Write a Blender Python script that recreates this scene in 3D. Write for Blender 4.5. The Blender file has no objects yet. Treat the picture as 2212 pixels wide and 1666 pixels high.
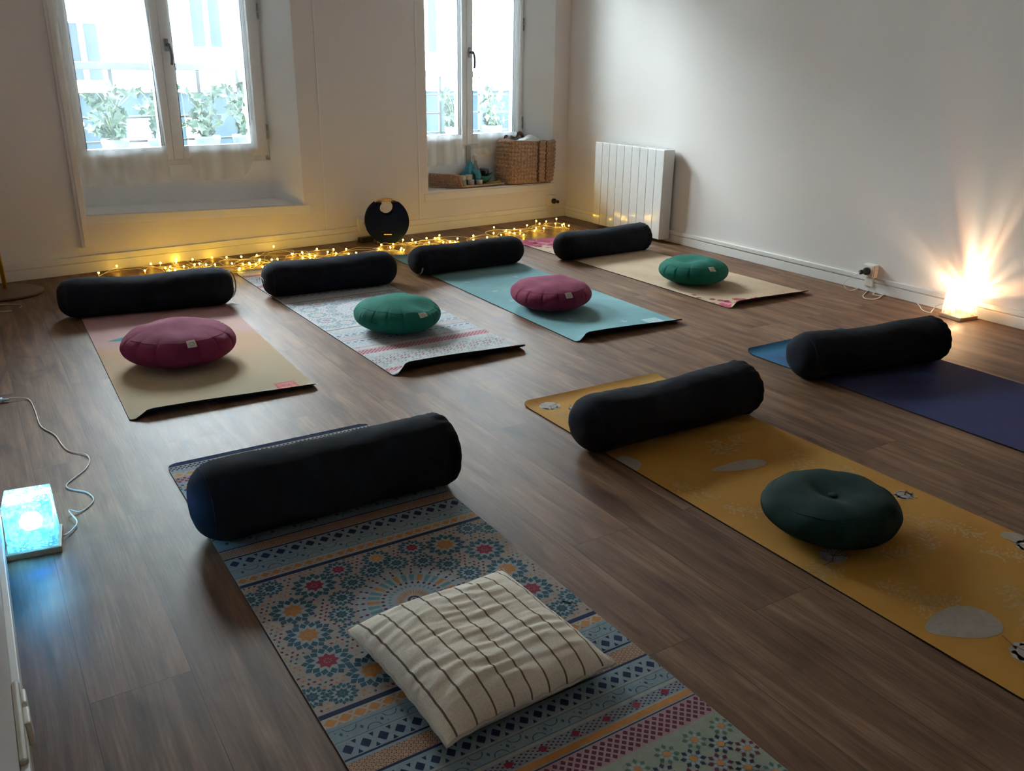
import bpy, math, random
from mathutils import Vector, Matrix, noise
import numpy as np
PI = math.pi
R = math.radians
random.seed(11)
scene = bpy.context.scene
COL = scene.collection

# ------------------------------------------------------------------ camera
CAM_H = 1.17147
PITCH, ROLL = R(20.1957), R(0.72396)
cp, sp, cr, sr = math.cos(PITCH), math.sin(PITCH), math.cos(ROLL), math.sin(ROLL)
fwd = Vector((0, cp, -sp)); up0 = Vector((0, sp, cp)); r0 = Vector((1, 0, 0))
c_right = cr * r0 + sr * up0
c_up = -sr * r0 + cr * up0
cam_d = bpy.data.cameras.new('camera')
cam_d.sensor_width = 36.0
cam_d.lens = 1877.2 / 2212.0 * 36.0
cam_d.clip_start = 0.02
cam = bpy.data.objects.new('camera', cam_d)
COL.objects.link(cam)
m = Matrix((c_right, c_up, -fwd)).transposed().to_4x4()
m.translation = Vector((0, 0, CAM_H))
cam.matrix_world = m
scene.camera = cam

# ------------------------------------------------------------------ view, world
scene.view_settings.view_transform = 'Standard'
scene.view_settings.look = 'None'
scene.view_settings.gamma = 1.0
scene.view_settings.use_curve_mapping = False
scene.view_settings.exposure = 2.0
scene.cycles.sample_clamp_indirect = 4.0
scene.cycles.max_bounces = 10
scene.cycles.diffuse_bounces = 6
scene.cycles.transparent_max_bounces = 24
scene.cycles.caustics_reflective = False
scene.cycles.caustics_refractive = False

SKY_STRENGTH = 22.0
world = bpy.data.worlds.new('overcast_sky')
scene.world = world
world.use_nodes = True
wn = world.node_tree.nodes; wl = world.node_tree.links
wn.clear()
wo = wn.new('ShaderNodeOutputWorld'); wb = wn.new('ShaderNodeBackground')
wb.inputs['Color'].default_value = (0.80, 0.93, 1.0, 1)
wb.inputs['Strength'].default_value = SKY_STRENGTH
wl.new(wb.outputs[0], wo.inputs[0])

# ------------------------------------------------------------------ room axes
COR = Vector((0.42439, 7.33208))           # corner of the window wall and the right wall
UL = Vector((-0.784798, -0.619752)); NL = Vector((0.619752, -0.784798))     # window wall: along, into the room
UR = Vector((0.532561, -0.846391)); NR = Vector((-0.846391, -0.532561))     # right wall
LWA = Vector((-1.24197, 1.83588)); LWD = Vector((0.525801, -0.850608)); LWN = Vector((0.850608, 0.525801))   # left wall

def WL(s, off, z): p = COR + UL * s + NL * off; return Vector((p.x, p.y, z))
def WR(s, off, z): p = COR + UR * s + NR * off; return Vector((p.x, p.y, z))
def WW(t, off, z): p = LWA + LWD * t + LWN * off; return Vector((p.x, p.y, z))
YAW_L = math.atan2(-UL.y, -UL.x)      # local +x along -UL (left to right in the picture)
YAW_R = math.atan2(UR.y, UR.x)

# ------------------------------------------------------------------ materials
MATS = {}
def nodes_of(name):
    mt = bpy.data.materials.new(name); mt.use_nodes = True
    nt = mt.node_tree; b = nt.nodes['Principled BSDF']
    return mt, nt, b
def N(nt, t, **kw):
    n = nt.nodes.new('ShaderNode' + t)
    for k, v in kw.items():
        if k in n.inputs.keys(): n.inputs[k].default_value = v
        else: setattr(n, k, v)
    return n
def rgba(c): return (c[0], c[1], c[2], 1)
def ramp(nt, fac, stops, interp='LINEAR'):
    r = nt.nodes.new('ShaderNodeValToRGB'); r.color_ramp.interpolation = interp
    els = r.color_ramp.elements
    while len(els) < len(stops): els.new(0.5)
    for e, (p, c) in zip(els, stops): e.position = p; e.color = rgba(c)
    nt.links.new(fac, r.inputs[0]); return r
def mat(name, col, rough=0.6, var=0.08, scale=30, bump=0.0, bscale=None, metallic=0, sheen=0, spec=None, coat=0):
    if name in MATS: return MATS[name]
    mt, nt, b = nodes_of(name)
    tc = N(nt, 'TexCoord'); nz = N(nt, 'TexNoise', Scale=scale, Detail=4.0)
    nt.links.new(tc.outputs['Object'], nz.inputs['Vector'])
    lo = tuple(c * (1 - var) for c in col); hi = tuple(min(1, c * (1 + var)) for c in col)
    rp = ramp(nt, nz.outputs['Fac'], [(0.3, lo), (0.7, hi)])
    nt.links.new(rp.outputs[0], b.inputs['Base Color'])
    b.inputs['Roughness'].default_value = rough
    b.inputs['Metallic'].default_value = metallic
    if spec is not None: b.inputs['Specular IOR Level'].default_value = spec
    if sheen:
        b.inputs['Sheen Weight'].default_value = sheen
        b.inputs['Sheen Roughness'].default_value = 0.5
        b.inputs['Sheen Tint'].default_value = rgba(tuple(min(1, c * 3 + 0.02) for c in col))
    if coat: b.inputs['Coat Weight'].default_value = coat; b.inputs['Coat Roughness'].default_value = 0.08
    if bump:
        n2 = N(nt, 'TexNoise', Scale=bscale or scale * 6, Detail=3.0)
        nt.links.new(tc.outputs['Object'], n2.inputs['Vector'])
        bp = N(nt, 'Bump', Strength=bump, Distance=0.002)
        nt.links.new(n2.outputs['Fac'], bp.inputs['Height']); nt.links.new(bp.outputs[0], b.inputs['Normal'])
    MATS[name] = mt
    return mt
def emit(name, col, st):
    if name in MATS: return MATS[name]
    mt, nt, b = nodes_of(name)
    b.inputs['Base Color'].default_value = rgba(col)
    b.inputs['Emission Color'].default_value = rgba(col); b.inputs['Emission Strength'].default_value = st
    MATS[name] = mt
    return mt

def floor_material():
    mt, nt, b = nodes_of('laminate_floor'); L = nt.links.new
    tc = N(nt, 'TexCoord')
    br = nt.nodes.new('ShaderNodeTexBrick')
    br.offset = 0.37; br.offset_frequency = 2
    br.inputs['Color1'].default_value = (0, 0, 0, 1); br.inputs['Color2'].default_value = (1, 1, 1, 1)
    br.inputs['Mortar'].default_value = (0.5, 0.5, 0.5, 1)
    br.inputs['Scale'].default_value = 1.0; br.inputs['Mortar Size'].default_value = 0.0011
    br.inputs['Mortar Smooth'].default_value = 0.1
    br.inputs['Brick Width'].default_value = 1.21; br.inputs['Row Height'].default_value = 0.192
    L(tc.outputs['Object'], br.inputs['Vector'])
    # plank id shifts the grain
    sh = N(nt, 'VectorMath', operation='MULTIPLY_ADD'); sh.inputs[1].default_value = (7.3, 3.1, 0)
    L(br.outputs['Color'], sh.inputs[0]); L(tc.outputs['Object'], sh.inputs[2])
    mp = N(nt, 'Mapping'); mp.inputs['Scale'].default_value = (1.3, 13, 1); L(sh.outputs[0], mp.inputs[0])
    n1 = N(nt, 'TexNoise', Scale=1.6, Detail=6.0, Roughness=0.62, Distortion=0.6); L(mp.outputs[0], n1.inputs['Vector'])
    mp2 = N(nt, 'Mapping'); mp2.inputs['Scale'].default_value = (5, 150, 1); L(sh.outputs[0], mp2.inputs[0])
    n2 = N(nt, 'TexNoise', Scale=1.0, Detail=4.0, Roughness=0.6); L(mp2.outputs[0], n2.inputs['Vector'])
    mp3 = N(nt, 'Mapping'); mp3.inputs['Scale'].default_value = (2.2, 5.5, 1); L(sh.outputs[0], mp3.inputs[0])
    n3 = N(nt, 'TexNoise', Scale=1.3, Detail=3.0, Distortion=1.2); L(mp3.outputs[0], n3.inputs['Vector'])
    r1 = ramp(nt, n1.outputs['Fac'], [(0.28, (0.080, 0.036, 0.018)), (0.45, (0.160, 0.080, 0.043)), (0.58, (0.220, 0.116, 0.065)), (0.75, (0.310, 0.182, 0.108))])
    r2 = ramp(nt, n2.outputs['Fac'], [(0.3, (0.60, 0.60, 0.60)), (0.65, (1.12, 1.12, 1.12))])
    mx = N(nt, 'MixRGB', blend_type='MULTIPLY'); mx.inputs[0].default_value = 0.8
    L(r1.outputs[0], mx.inputs[1]); L(r2.outputs[0], mx.inputs[2])
    r3 = ramp(nt, n3.outputs['Fac'], [(0.28, (0.50, 0.47, 0.46)), (0.42, (1, 1, 1)), (0.8, (1.1, 1.08, 1.04))])
    mx2 = N(nt, 'MixRGB', blend_type='MULTIPLY'); mx2.inputs[0].default_value = 0.7
    L(mx.outputs[0], mx2.inputs[1]); L(r3.outputs[0], mx2.inputs[2])
    rp = ramp(nt, br.outputs['Color'], [(0.0, (0.82, 0.80, 0.78)), (1.0, (1.12, 1.12, 1.12))])
    mx3 = N(nt, 'MixRGB', blend_type='MULTIPLY'); mx3.inputs[0].default_value = 1.0
    L(mx2.outputs[0], mx3.inputs[1]); L(rp.outputs[0], mx3.inputs[2])
    mx4 = N(nt, 'MixRGB', blend_type='MIX'); mx4.inputs[2].default_value = (0.035, 0.022, 0.016, 1)
    mf = N(nt, 'Math', operation='MULTIPLY'); mf.inputs[1].default_value = 0.75
    L(br.outputs['Fac'], mf.inputs[0]); L(mf.outputs[0], mx4.inputs[0]); L(mx3.outputs[0], mx4.inputs[1])
    L(mx4.outputs[0], b.inputs['Base Color'])
    rr = N(nt, 'MapRange'); rr.inputs['To Min'].default_value = 0.42; rr.inputs['To Max'].default_value = 0.56
    L(n2.outputs['Fac'], rr.inputs[0]); L(rr.outputs[0], b.inputs['Roughness'])
    b.inputs['Specular IOR Level'].default_value = 0.20
    bp = N(nt, 'Bump', Strength=0.22, Distance=0.0012); L(n2.outputs['Fac'], bp.inputs['Height'])
    L(bp.outputs[0], b.inputs['Normal'])
    return mt

def wall_material(name, col, rough=0.85):
    mt, nt, b = nodes_of(name); L = nt.links.new
    tc = N(nt, 'TexCoord')
    n1 = N(nt, 'TexNoise', Scale=1.7, Detail=3.0); L(tc.outputs['Object'], n1.inputs['Vector'])
    r1 = ramp(nt, n1.outputs['Fac'], [(0.3, tuple(c * 0.97 for c in col)), (0.7, col)])
    L(r1.outputs[0], b.inputs['Base Color'])
    n2 = N(nt, 'TexNoise', Scale=90.0, Detail=4.0); L(tc.outputs['Object'], n2.inputs['Vector'])
    n3 = N(nt, 'TexNoise', Scale=3.0, Detail=2.0); L(tc.outputs['Object'], n3.inputs['Vector'])
    ad = N(nt, 'Math', operation='MULTIPLY_ADD'); ad.inputs[1].default_value = 3.0
    L(n3.outputs['Fac'], ad.inputs[0]); L(n2.outputs['Fac'], ad.inputs[2])
    bp = N(nt, 'Bump', Strength=0.25, Distance=0.002); L(ad.outputs[0], bp.inputs['Height']); L(bp.outputs[0], b.inputs['Normal'])
    b.inputs['Roughness'].default_value = rough
    return mt

M_FLOOR = floor_material()
M_WALL = wall_material('wall_paint', (0.80, 0.745, 0.705))
M_TRIM = wall_material('trim_paint', (0.82, 0.79, 0.75), 0.5)
M_CEIL = wall_material('ceiling_paint', (0.85, 0.84, 0.82))
M_FRAME = mat('window_frame_white', (0.80, 0.80, 0.79), 0.35, 0.02)
M_SEAL = mat('window_seal', (0.02, 0.025, 0.03), 0.6)
M_METAL = mat('brushed_metal', (0.35, 0.36, 0.37), 0.35, 0.05, metallic=0.9)

def glass_pane():
    mt, nt, b = nodes_of('pane_glass'); L = nt.links.new
    nt.nodes.remove(b)
    out = nt.nodes['Material Output']
    tr = N(nt, 'BsdfTransparent'); tr.inputs[0].default_value = (0.96, 0.98, 0.98, 1)
    gl = N(nt, 'BsdfGlossy'); gl.inputs['Roughness'].default_value = 0.02
    fr = N(nt, 'Fresnel'); fr.inputs[0].default_value = 1.45
    mx = N(nt, 'MixShader'); L(fr.outputs[0], mx.inputs[0]); L(tr.outputs[0], mx.inputs[1]); L(gl.outputs[0], mx.inputs[2])
    L(mx.outputs[0], out.inputs[0]); return mt
M_PANE = glass_pane()
def sheer(name, opac):
    mt, nt, b = nodes_of(name); L = nt.links.new
    nt.nodes.remove(b); out = nt.nodes['Material Output']
    tc = N(nt, 'TexCoord')
    wv = N(nt, 'TexWave', Scale=2.3, Distortion=1.5); wv.inputs['Detail'].default_value = 2.0
    L(tc.outputs['Object'], wv.inputs['Vector'])
    tr = N(nt, 'BsdfTransparent'); tl = N(nt, 'BsdfTranslucent'); df = N(nt, 'BsdfDiffuse')
    tl.inputs[0].default_value = (0.90, 0.95, 0.97, 1); df.inputs[0].default_value = (0.86, 0.90, 0.92, 1)
    m1 = N(nt, 'MixShader'); m1.inputs[0].default_value = 0.5; L(tl.outputs[0], m1.inputs[1]); L(df.outputs[0], m1.inputs[2])
    rr = N(nt, 'MapRange'); rr.inputs['To Min'].default_value = opac * 0.8; rr.inputs['To Max'].default_value = opac * 1.25
    L(wv.outputs['Fac'], rr.inputs[0])
    m2 = N(nt, 'MixShader'); L(rr.outputs[0], m2.inputs[0]); L(tr.outputs[0], m2.inputs[1]); L(m1.outputs[0], m2.inputs[2])
    L(m2.outputs[0], out.inputs[0]); return mt
M_SHEER = sheer('sheer_fabric', 0.10)
M_HEM = sheer('sheer_hem', 0.42)

# ------------------------------------------------------------------ mesh helpers
class MB:
    def __init__(s): s.v = []; s.f = []; s.m = []
    def add(s, vs, fs, mi=0):
        o = len(s.v); s.v += [tuple(x) for x in vs]
        for f in fs: s.f.append(tuple(i + o for i in f)); s.m.append(mi)
        return s
    def hexa(s, p, mi=0):   # 8 corners: bottom 4 (ccw), top 4
        return s.add(p, [(3, 2, 1, 0), (4, 5, 6, 7), (0, 1, 5, 4), (1, 2, 6, 5), (2, 3, 7, 6), (3, 0, 4, 7)], mi)
    def box(s, x0, x1, y0, y1, z0, z1, mi=0, M=None):
        p = [Vector(q) for q in ((x0, y0, z0), (x1, y0, z0), (x1, y1, z0), (x0, y1, z0), (x0, y0, z1), (x1, y0, z1), (x1, y1, z1), (x0, y1, z1))]
        if M: p = [M @ q for q in p]
        return s.hexa(p, mi)
    def wbox(s, W, s0, s1, o0, o1, z0, z1, mi=0):   # box in wall coordinates
        return s.hexa([W(s0, o0, z0), W(s1, o0, z0), W(s1, o1, z0), W(s0, o1, z0), W(s0, o0, z1), W(s1, o0, z1), W(s1, o1, z1), W(s0, o1, z1)], mi)
    def tube(s, pts, r, n=8, mi=0, closed=False, cap=True):
        pts = [Vector(p) for p in pts]; k = len(pts); rings = []; prev = None
        for i, p in enumerate(pts):
            a = pts[i - 1] if (i > 0 or closed) else p; b = pts[(i + 1) % k] if (i < k - 1 or closed) else p
            t = (b - a); t = t.normalized() if t.length > 1e-9 else Vector((0, 0, 1))
            if prev is None:
                u = t.orthogonal().normalized()
            else:
                u = prev - t * prev.dot(t); u = u.normalized() if u.length > 1e-6 else t.orthogonal().normalized()
            prev = u; w = t.cross(u); rr = r[i] if isinstance(r, (list, tuple)) else r
            rings.append([p + (u * math.cos(2 * PI * j / n) + w * math.sin(2 * PI * j / n)) * rr for j in range(n)])
        vs = [q for rg in rings for q in rg]; fs = []
        for i in range(k if closed else k - 1):
            a, b = i * n, ((i + 1) % k) * n
            for j in range(n): fs.append((a + j, a + (j + 1) % n, b + (j + 1) % n, b + j))
        if cap and not closed:
            fs.append(tuple(reversed(range(n)))); fs.append(tuple(range((k - 1) * n, k * n)))
        return s.add(vs, fs, mi)
    def lathe(s, prof, n=48, mi=0, M=None, fr=None):
        vs = []; fs = []
        for (r, z) in prof:
            for j in range(n):
                a = 2 * PI * j / n; rr, zz = (r, z) if fr is None else fr(r, z, a)
                q = Vector((rr * math.cos(a), rr * math.sin(a), zz)); vs.append(M @ q if M else q)
        k = len(prof)
        for i in range(k - 1):
            for j in range(n): fs.append((i * n + j, i * n + (j + 1) % n, (i + 1) * n + (j + 1) % n, (i + 1) * n + j))
        fs.append(tuple(reversed(range(n)))); fs.append(tuple(range((k - 1) * n, k * n)))
        return s.add(vs, fs, mi)
    def grid(s, fn, nu, nv, mi=0):
        vs = [fn(i / nu, j / nv) for j in range(nv + 1) for i in range(nu + 1)]
        fs = [(j * (nu + 1) + i, j * (nu + 1) + i + 1, (j + 1) * (nu + 1) + i + 1, (j + 1) * (nu + 1) + i) for j in range(nv) for i in range(nu)]
        return s.add(vs, fs, mi)
    def build(s, name, mats, parent=None, smooth=False, bevel=0, sub=0, label=None, recalc=True):
        me = bpy.data.meshes.new(name); me.from_pydata(s.v, [], s.f)
        if not isinstance(mats, (list, tuple)): mats = [mats]
        for q in mats: me.materials.append(q)
        me.polygons.foreach_set('material_index', s.m)
        if recalc:
            import bmesh
            bm = bmesh.new(); bm.from_mesh(me); bmesh.ops.recalc_face_normals(bm, faces=bm.faces); bm.to_mesh(me); bm.free()
        if smooth: me.polygons.foreach_set('use_smooth', [True] * len(me.polygons))
        me.update()
        o = bpy.data.objects.new(name, me); COL.objects.link(o)
        if parent: o.parent = parent
        if bevel:
            b = o.modifiers.new('bevel', 'BEVEL'); b.width = bevel; b.segments = 2; b.limit_method = 'ANGLE'
        if sub:
            b = o.modifiers.new('subd', 'SUBSURF'); b.levels = sub; b.render_levels = sub
        if label: o['label'] = label
        return o
def thing(name, label, cat, loc=(0, 0, 0), rz=0, group=None):
    o = bpy.data.objects.new(name, None); o.empty_display_size = 0.1; COL.objects.link(o)
    o.location = loc; o.rotation_euler = (0, 0, rz)
    tag(o, label, cat, group); return o
def tag(o, label, cat, group=None):
    o['label'] = label; o['category'] = cat
    if group: o['group'] = group
    return o
def struct(o): o['kind'] = 'structure'; return o
def sempty(name):
    o = bpy.data.objects.new(name, None); COL.objects.link(o); o['kind'] = 'structure'; return o
def smooth_path(pts, n=6):
    pts = [Vector(p) for p in pts]; out = []
    for i in range(len(pts) - 1):
        p0 = pts[max(i - 1, 0)]; p1 = pts[i]; p2 = pts[i + 1]; p3 = pts[min(i + 2, len(pts) - 1)]
        for k in range(n):
            t = k / n
            out.append(0.5 * ((2 * p1) + (p2 - p0) * t + (2 * p0 - 5 * p1 + 4 * p2 - p3) * t * t + (3 * p1 - p0 - 3 * p2 + p3) * t ** 3))
    out.append(pts[-1]); return out

# ------------------------------------------------------------------ room shell
H = 2.62; S_END = 4.336; R_END = 8.2
LB = [0.331, 0.282]                       # sill height of the left window at its left and right end
W1 = dict(sl=3.695, sr=2.336, bl=3.66, br=2.452, zl=0.331, zr=0.282, kl=0.345, kr=0.306)
W2 = dict(sl=1.353, sr=0.158, bl=1.33, br=0.295, zl=0.293, zr=0.279, kl=0.293, kr=0.292)
TOP = 2.32; DEP = -0.22; OUT = -0.34
def q8(W, a, b, zb, zt):   # prism between two wall stations a=(s_front,s_back), b, bottom and top heights as (front_a, front_b, back_a, back_b)
    return [W(a[0], 0, zb[0]), W(b[0], 0, zb[1]), W(b[1], OUT, zb[3]), W(a[1], OUT, zb[2]),
            W(a[0], 0, zt[0]), W(b[0], 0, zt[1]), W(b[1], OUT, zt[3]), W(a[1], OUT, zt[2])]
wb_ = MB()
z0 = (0, 0, 0, 0); zT = (H, H, H, H)
wb_.hexa(q8(WL, (-0.35, -0.35), (W2['sr'], W2['br']), z0, zT))
wb_.hexa(q8(WL, (W2['sl'], W2['bl']), (W1['sr'], W1['br']), z0, zT))
wb_.hexa(q8(WL, (W1['sl'], W1['bl']), (S_END + 0.4, S_END + 0.4), z0, zT))
for w in (W1, W2):
    wb_.hexa(q8(WL, (w['sr'], w['br']), (w['sl'], w['bl']), (TOP,) * 4, zT))
    # apron under the opening, front part up to the sill, then the thinner panel under the frame
    wb_.hexa([WL(w['sr'], 0, 0), WL(w['sl'], 0, 0), WL(w['bl'], DEP, 0), WL(w['br'], DEP, 0),
              WL(w['sr'], 0, w['zr']), WL(w['sl'], 0, w['zl']), WL(w['bl'], DEP, w['kl']), WL(w['br'], DEP, w['kr'])])
    wb_.wbox(WL, w['br'] - 0.01, w['bl'] + 0.01, DEP, OUT, 0, 0.562)
wall_back = struct(wb_.build('wall_back', M_WALL))
struct(MB().wbox(WR, -0.3, R_END, 0, -0.15, 0, H).build('wall_right', M_WALL))
lw0 = -3.9
struct(MB().wbox(WW, lw0, 4.9, 0, -0.15, 0, H).build('wall_left', M_WALL))
pR = WR(R_END, 0, 0); pL = WW(4.9, 0, 0)
fr_d = Vector((pR.x - pL.x, pR.y - pL.y)).normalized(); fr_n = Vector((-fr_d.y, fr_d.x)) * -1
fq = []
for z in (0, H):
    a = Vector((pL.x, pL.y)) - fr_d * 0.2; b = Vector((pR.x, pR.y)) + fr_d * 0.2
    fq += [Vector((*a, z)), Vector((*b, z)), Vector((*(b + fr_n * 0.15), z)), Vector((*(a + fr_n * 0.15), z))]
struct(MB().hexa(fq).build('wall_front', M_WALL))
# floor: own axes follow the planks
fl = struct(MB().box(-0.30, 10.2, -5.6, 0.6, -0.08, 0).build('floor', M_FLOOR))
fl.location = (COR.x, COR.y, 0); fl.rotation_euler = (0, 0, YAW_R)
pc = [WL(-0.2, OUT, 0), WL(S_END + 0.2, OUT, 0), WW(5.1, -0.2, 0), WR(R_END + 0.3, -0.2, 0)]
ce = struct(MB().hexa([Vector((p.x, p.y, z)) for z in (H, H + 0.1) for p in pc]).build('ceiling', M_CEIL))

# baseboards: board, cable moulding above it
def baseboard(name, W, spans, z1, z2, t=0.012):
    b = MB()
    for a, c in spans:
        b.wbox(W, a, c, 0.0, t, 0, z1 - 0.003); b.wbox(W, a, c, 0, t - 0.004, z1 - 0.003, z1 + 0.002)
        b.wbox(W, a, c, 0, t + 0.003, z1 + 0.002, z2)
    return struct(b.build(name, M_TRIM, bevel=0.0025))
baseboard('baseboard_back', WL, [(0.0, S_END)], 0.064, 0.100)
baseboard('baseboard_right', WR, [(0.016, R_END)], 0.058, 0.086)
baseboard('baseboard_left', WW, [(-3.28, 4.9)], 0.060, 0.095, 0.012)
# trims round the openings
b = MB(); b.wbox(WL, 3.70, 3.745, 0, 0.014, 0.145, TOP); b.wbox(WL, 3.715, 3.73, 0.014, 0.019, 0.15, TOP)
struct(b.build('trim_1', M_TRIM, bevel=0.003))
b = MB()
b.hexa([WL(2.30, 0, 0.222), WL(3.705, 0, 0.276), WL(3.705, 0.010, 0.276), WL(2.30, 0.010, 0.222), WL(2.30, 0, 0.279), WL(3.705, 0, 0.329), WL(3.705, 0.010, 0.329), WL(2.30, 0.010, 0.279)])
struct(b.build('trim_2', M_TRIM, bevel=0.003))
b = MB(); b.wbox(WL, 0.13, 1.385, 0, 0.009, 0.225, 0.277); struct(b.build('trim_3', M_TRIM, bevel=0.003))
b = MB(); b.wbox(WL, 2.178, 2.192, 0, 0.004, 0.10, H); struct(b.build('trim_4', M_TRIM, bevel=0.0015))
b = MB(); b.wbox(WL, 1.42, 1.433, 0, 0.004, 0.10, H); struct(b.build('trim_5', M_TRIM, bevel=0.0015))

M_WGLOSS_LIT = wall_material('white_gloss_daylit', (0.90, 0.91, 0.91), 0.35)  # white sill gloss; also whitens the reveals to stand in for daylight on them
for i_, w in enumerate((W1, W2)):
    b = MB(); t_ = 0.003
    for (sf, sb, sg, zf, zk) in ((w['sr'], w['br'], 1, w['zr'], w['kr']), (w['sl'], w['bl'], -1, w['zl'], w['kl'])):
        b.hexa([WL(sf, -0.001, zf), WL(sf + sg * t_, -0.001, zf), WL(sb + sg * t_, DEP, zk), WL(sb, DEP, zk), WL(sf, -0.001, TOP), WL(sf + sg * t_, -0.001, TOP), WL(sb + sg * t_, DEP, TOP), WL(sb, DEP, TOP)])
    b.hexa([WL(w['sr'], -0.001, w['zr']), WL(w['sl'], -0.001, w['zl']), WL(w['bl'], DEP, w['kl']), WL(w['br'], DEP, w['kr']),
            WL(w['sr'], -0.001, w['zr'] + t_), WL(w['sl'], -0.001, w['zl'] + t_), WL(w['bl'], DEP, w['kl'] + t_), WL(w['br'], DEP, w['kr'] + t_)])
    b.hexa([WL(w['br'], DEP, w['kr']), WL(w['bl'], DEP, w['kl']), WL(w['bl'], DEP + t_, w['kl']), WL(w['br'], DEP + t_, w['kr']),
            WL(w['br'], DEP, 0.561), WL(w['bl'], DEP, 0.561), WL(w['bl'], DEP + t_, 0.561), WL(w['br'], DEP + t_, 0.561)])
    struct(b.build('trim_%d' % (6 + i_), M_WGLOSS_LIT))
# ------------------------------------------------------------------ windows
def window(name, w, seam, zb, lg, rg, hs, hz):
    root = sempty(name)
    F0, F1 = DEP - 0.005, DEP - 0.075
    s0, s1 = w['br'] - 0.012, w['bl'] + 0.012
    b = MB()
    b.wbox(WL, s0, s0 + 0.045, F0, F1, zb, TOP); b.wbox(WL, s1 - 0.03, s1, F0, F1, zb, TOP)
    b.wbox(WL, s0, s1, F0, F1, zb, zb + 0.034); b.wbox(WL, s0, s1, F0, F1, TOP - 0.04, TOP)
    struct(b.build('window_frame', M_FRAME, root, bevel=0.003))
    G0, G1 = DEP + 0.022, DEP - 0.05
    for k, (a, c, ga, gc) in enumerate(((s0 + 0.036, seam - 0.0015, rg[0], rg[1]), (seam + 0.0015, s1 - 0.012, lg[0], lg[1]))):
        zz0, zz1 = zb + 0.037, TOP - 0.02; gz0, gz1 = zb + 0.102, TOP - 0.1
        b = MB()
        b.wbox(WL, a, ga, G0, G1, zz0, zz1); b.wbox(WL, gc, c, G0, G1, zz0, zz1)
        b.wbox(WL, ga, gc, G0, G1, zz0, gz0); b.wbox(WL, ga, gc, G0, G1, gz1, zz1)
        # glazing bead
        b.wbox(WL, ga, ga + 0.012, G0 - 0.014, G1, gz0, gz1); b.wbox(WL, gc - 0.012, gc, G0 - 0.014, G1, gz0, gz1)
        b.wbox(WL, ga, gc, G0 - 0.014, G1, gz0, gz0 + 0.012)
        sh = struct(b.build('sash', M_FRAME, root, bevel=0.0025))
        b = MB(); b.wbox(WL, ga + 0.011, ga + 0.015, G0 - 0.020, G0 - 0.014, gz0 + 0.01, gz1); b.wbox(WL, gc - 0.015, gc - 0.011, G0 - 0.020, G0 - 0.014, gz0 + 0.01, gz1)
        struct(b.build('glazing_seal', M_SEAL, sh))
        struct(MB().wbox(WL, ga, gc, G0 - 0.030, G0 - 0.034, gz0, gz1).build('pane', M_PANE, sh))
        if k == 0:
            b = MB()
            for hz_ in (zb + 0.14, zb + 0.87):
                b.tube([WL(a - 0.004, G0 + 0.004, hz_), WL(a - 0.004, G0 + 0.004, hz_ + 0.042)], 0.006, 10)
                b.tube([WL(a - 0.004, G0 + 0.004, hz_ + 0.046), WL(a - 0.004, G0 + 0.004, hz_ + 0.09)], 0.006, 10)
            struct(b.build('hinge', M_METAL, sh, smooth=True))
            b = MB(); b.wbox(WL, hs - 0.014, hs + 0.014, G0, G0 + 0.010, hz - 0.036, hz + 0.036)
            hd = struct(b.build('handle', M_METAL, sh, bevel=0.006))
            b = MB(); b.tube([WL(hs, G0 + 0.008, hz), WL(hs, G0 + 0.045, hz)], 0.009, 12)
            b.tube(smooth_path([WL(hs, G0 + 0.045, hz + 0.006), WL(hs - 0.006, G0 + 0.052, hz - 0.03), WL(hs - 0.008, G0 + 0.055, hz - 0.07), WL(hs - 0.004, G0 + 0.052, hz - 0.112)]), 0.0085, 10)
            struct(b.build('lever', mat('handle_grey', (0.16, 0.18, 0.20), 0.4, metallic=0.7), hd, smooth=True))
    return root
window('window_1', W1, 3.092, 0.560, (3.140, 3.60), (2.565, 3.032), 3.062, 1.265)
window('window_2', W2, 0.858, 0.560, (0.912, 1.27), (0.384, 0.806), 0.828, 1.262)
# sky portals just outside each opening
for w in (W1, W2):
    ld = bpy.data.lights.new('sky_portal', 'AREA'); ld.shape = 'RECTANGLE'
    ld.size = w['bl'] - w['br']; ld.size_y = TOP - 0.56; ld.cycles.is_portal = True
    lo = bpy.data.objects.new('sky_portal', ld); COL.objects.link(lo)
    c = WL((w['bl'] + w['br']) / 2, OUT - 0.02, (TOP + 0.56) / 2)
    lo.matrix_world = Matrix.Translation(c) @ Matrix((Vector((UL.x, UL.y, 0)), Vector((0, 0, 1)), Vector((-NL.x, -NL.y, 0)))).transposed().to_4x4()

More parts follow.
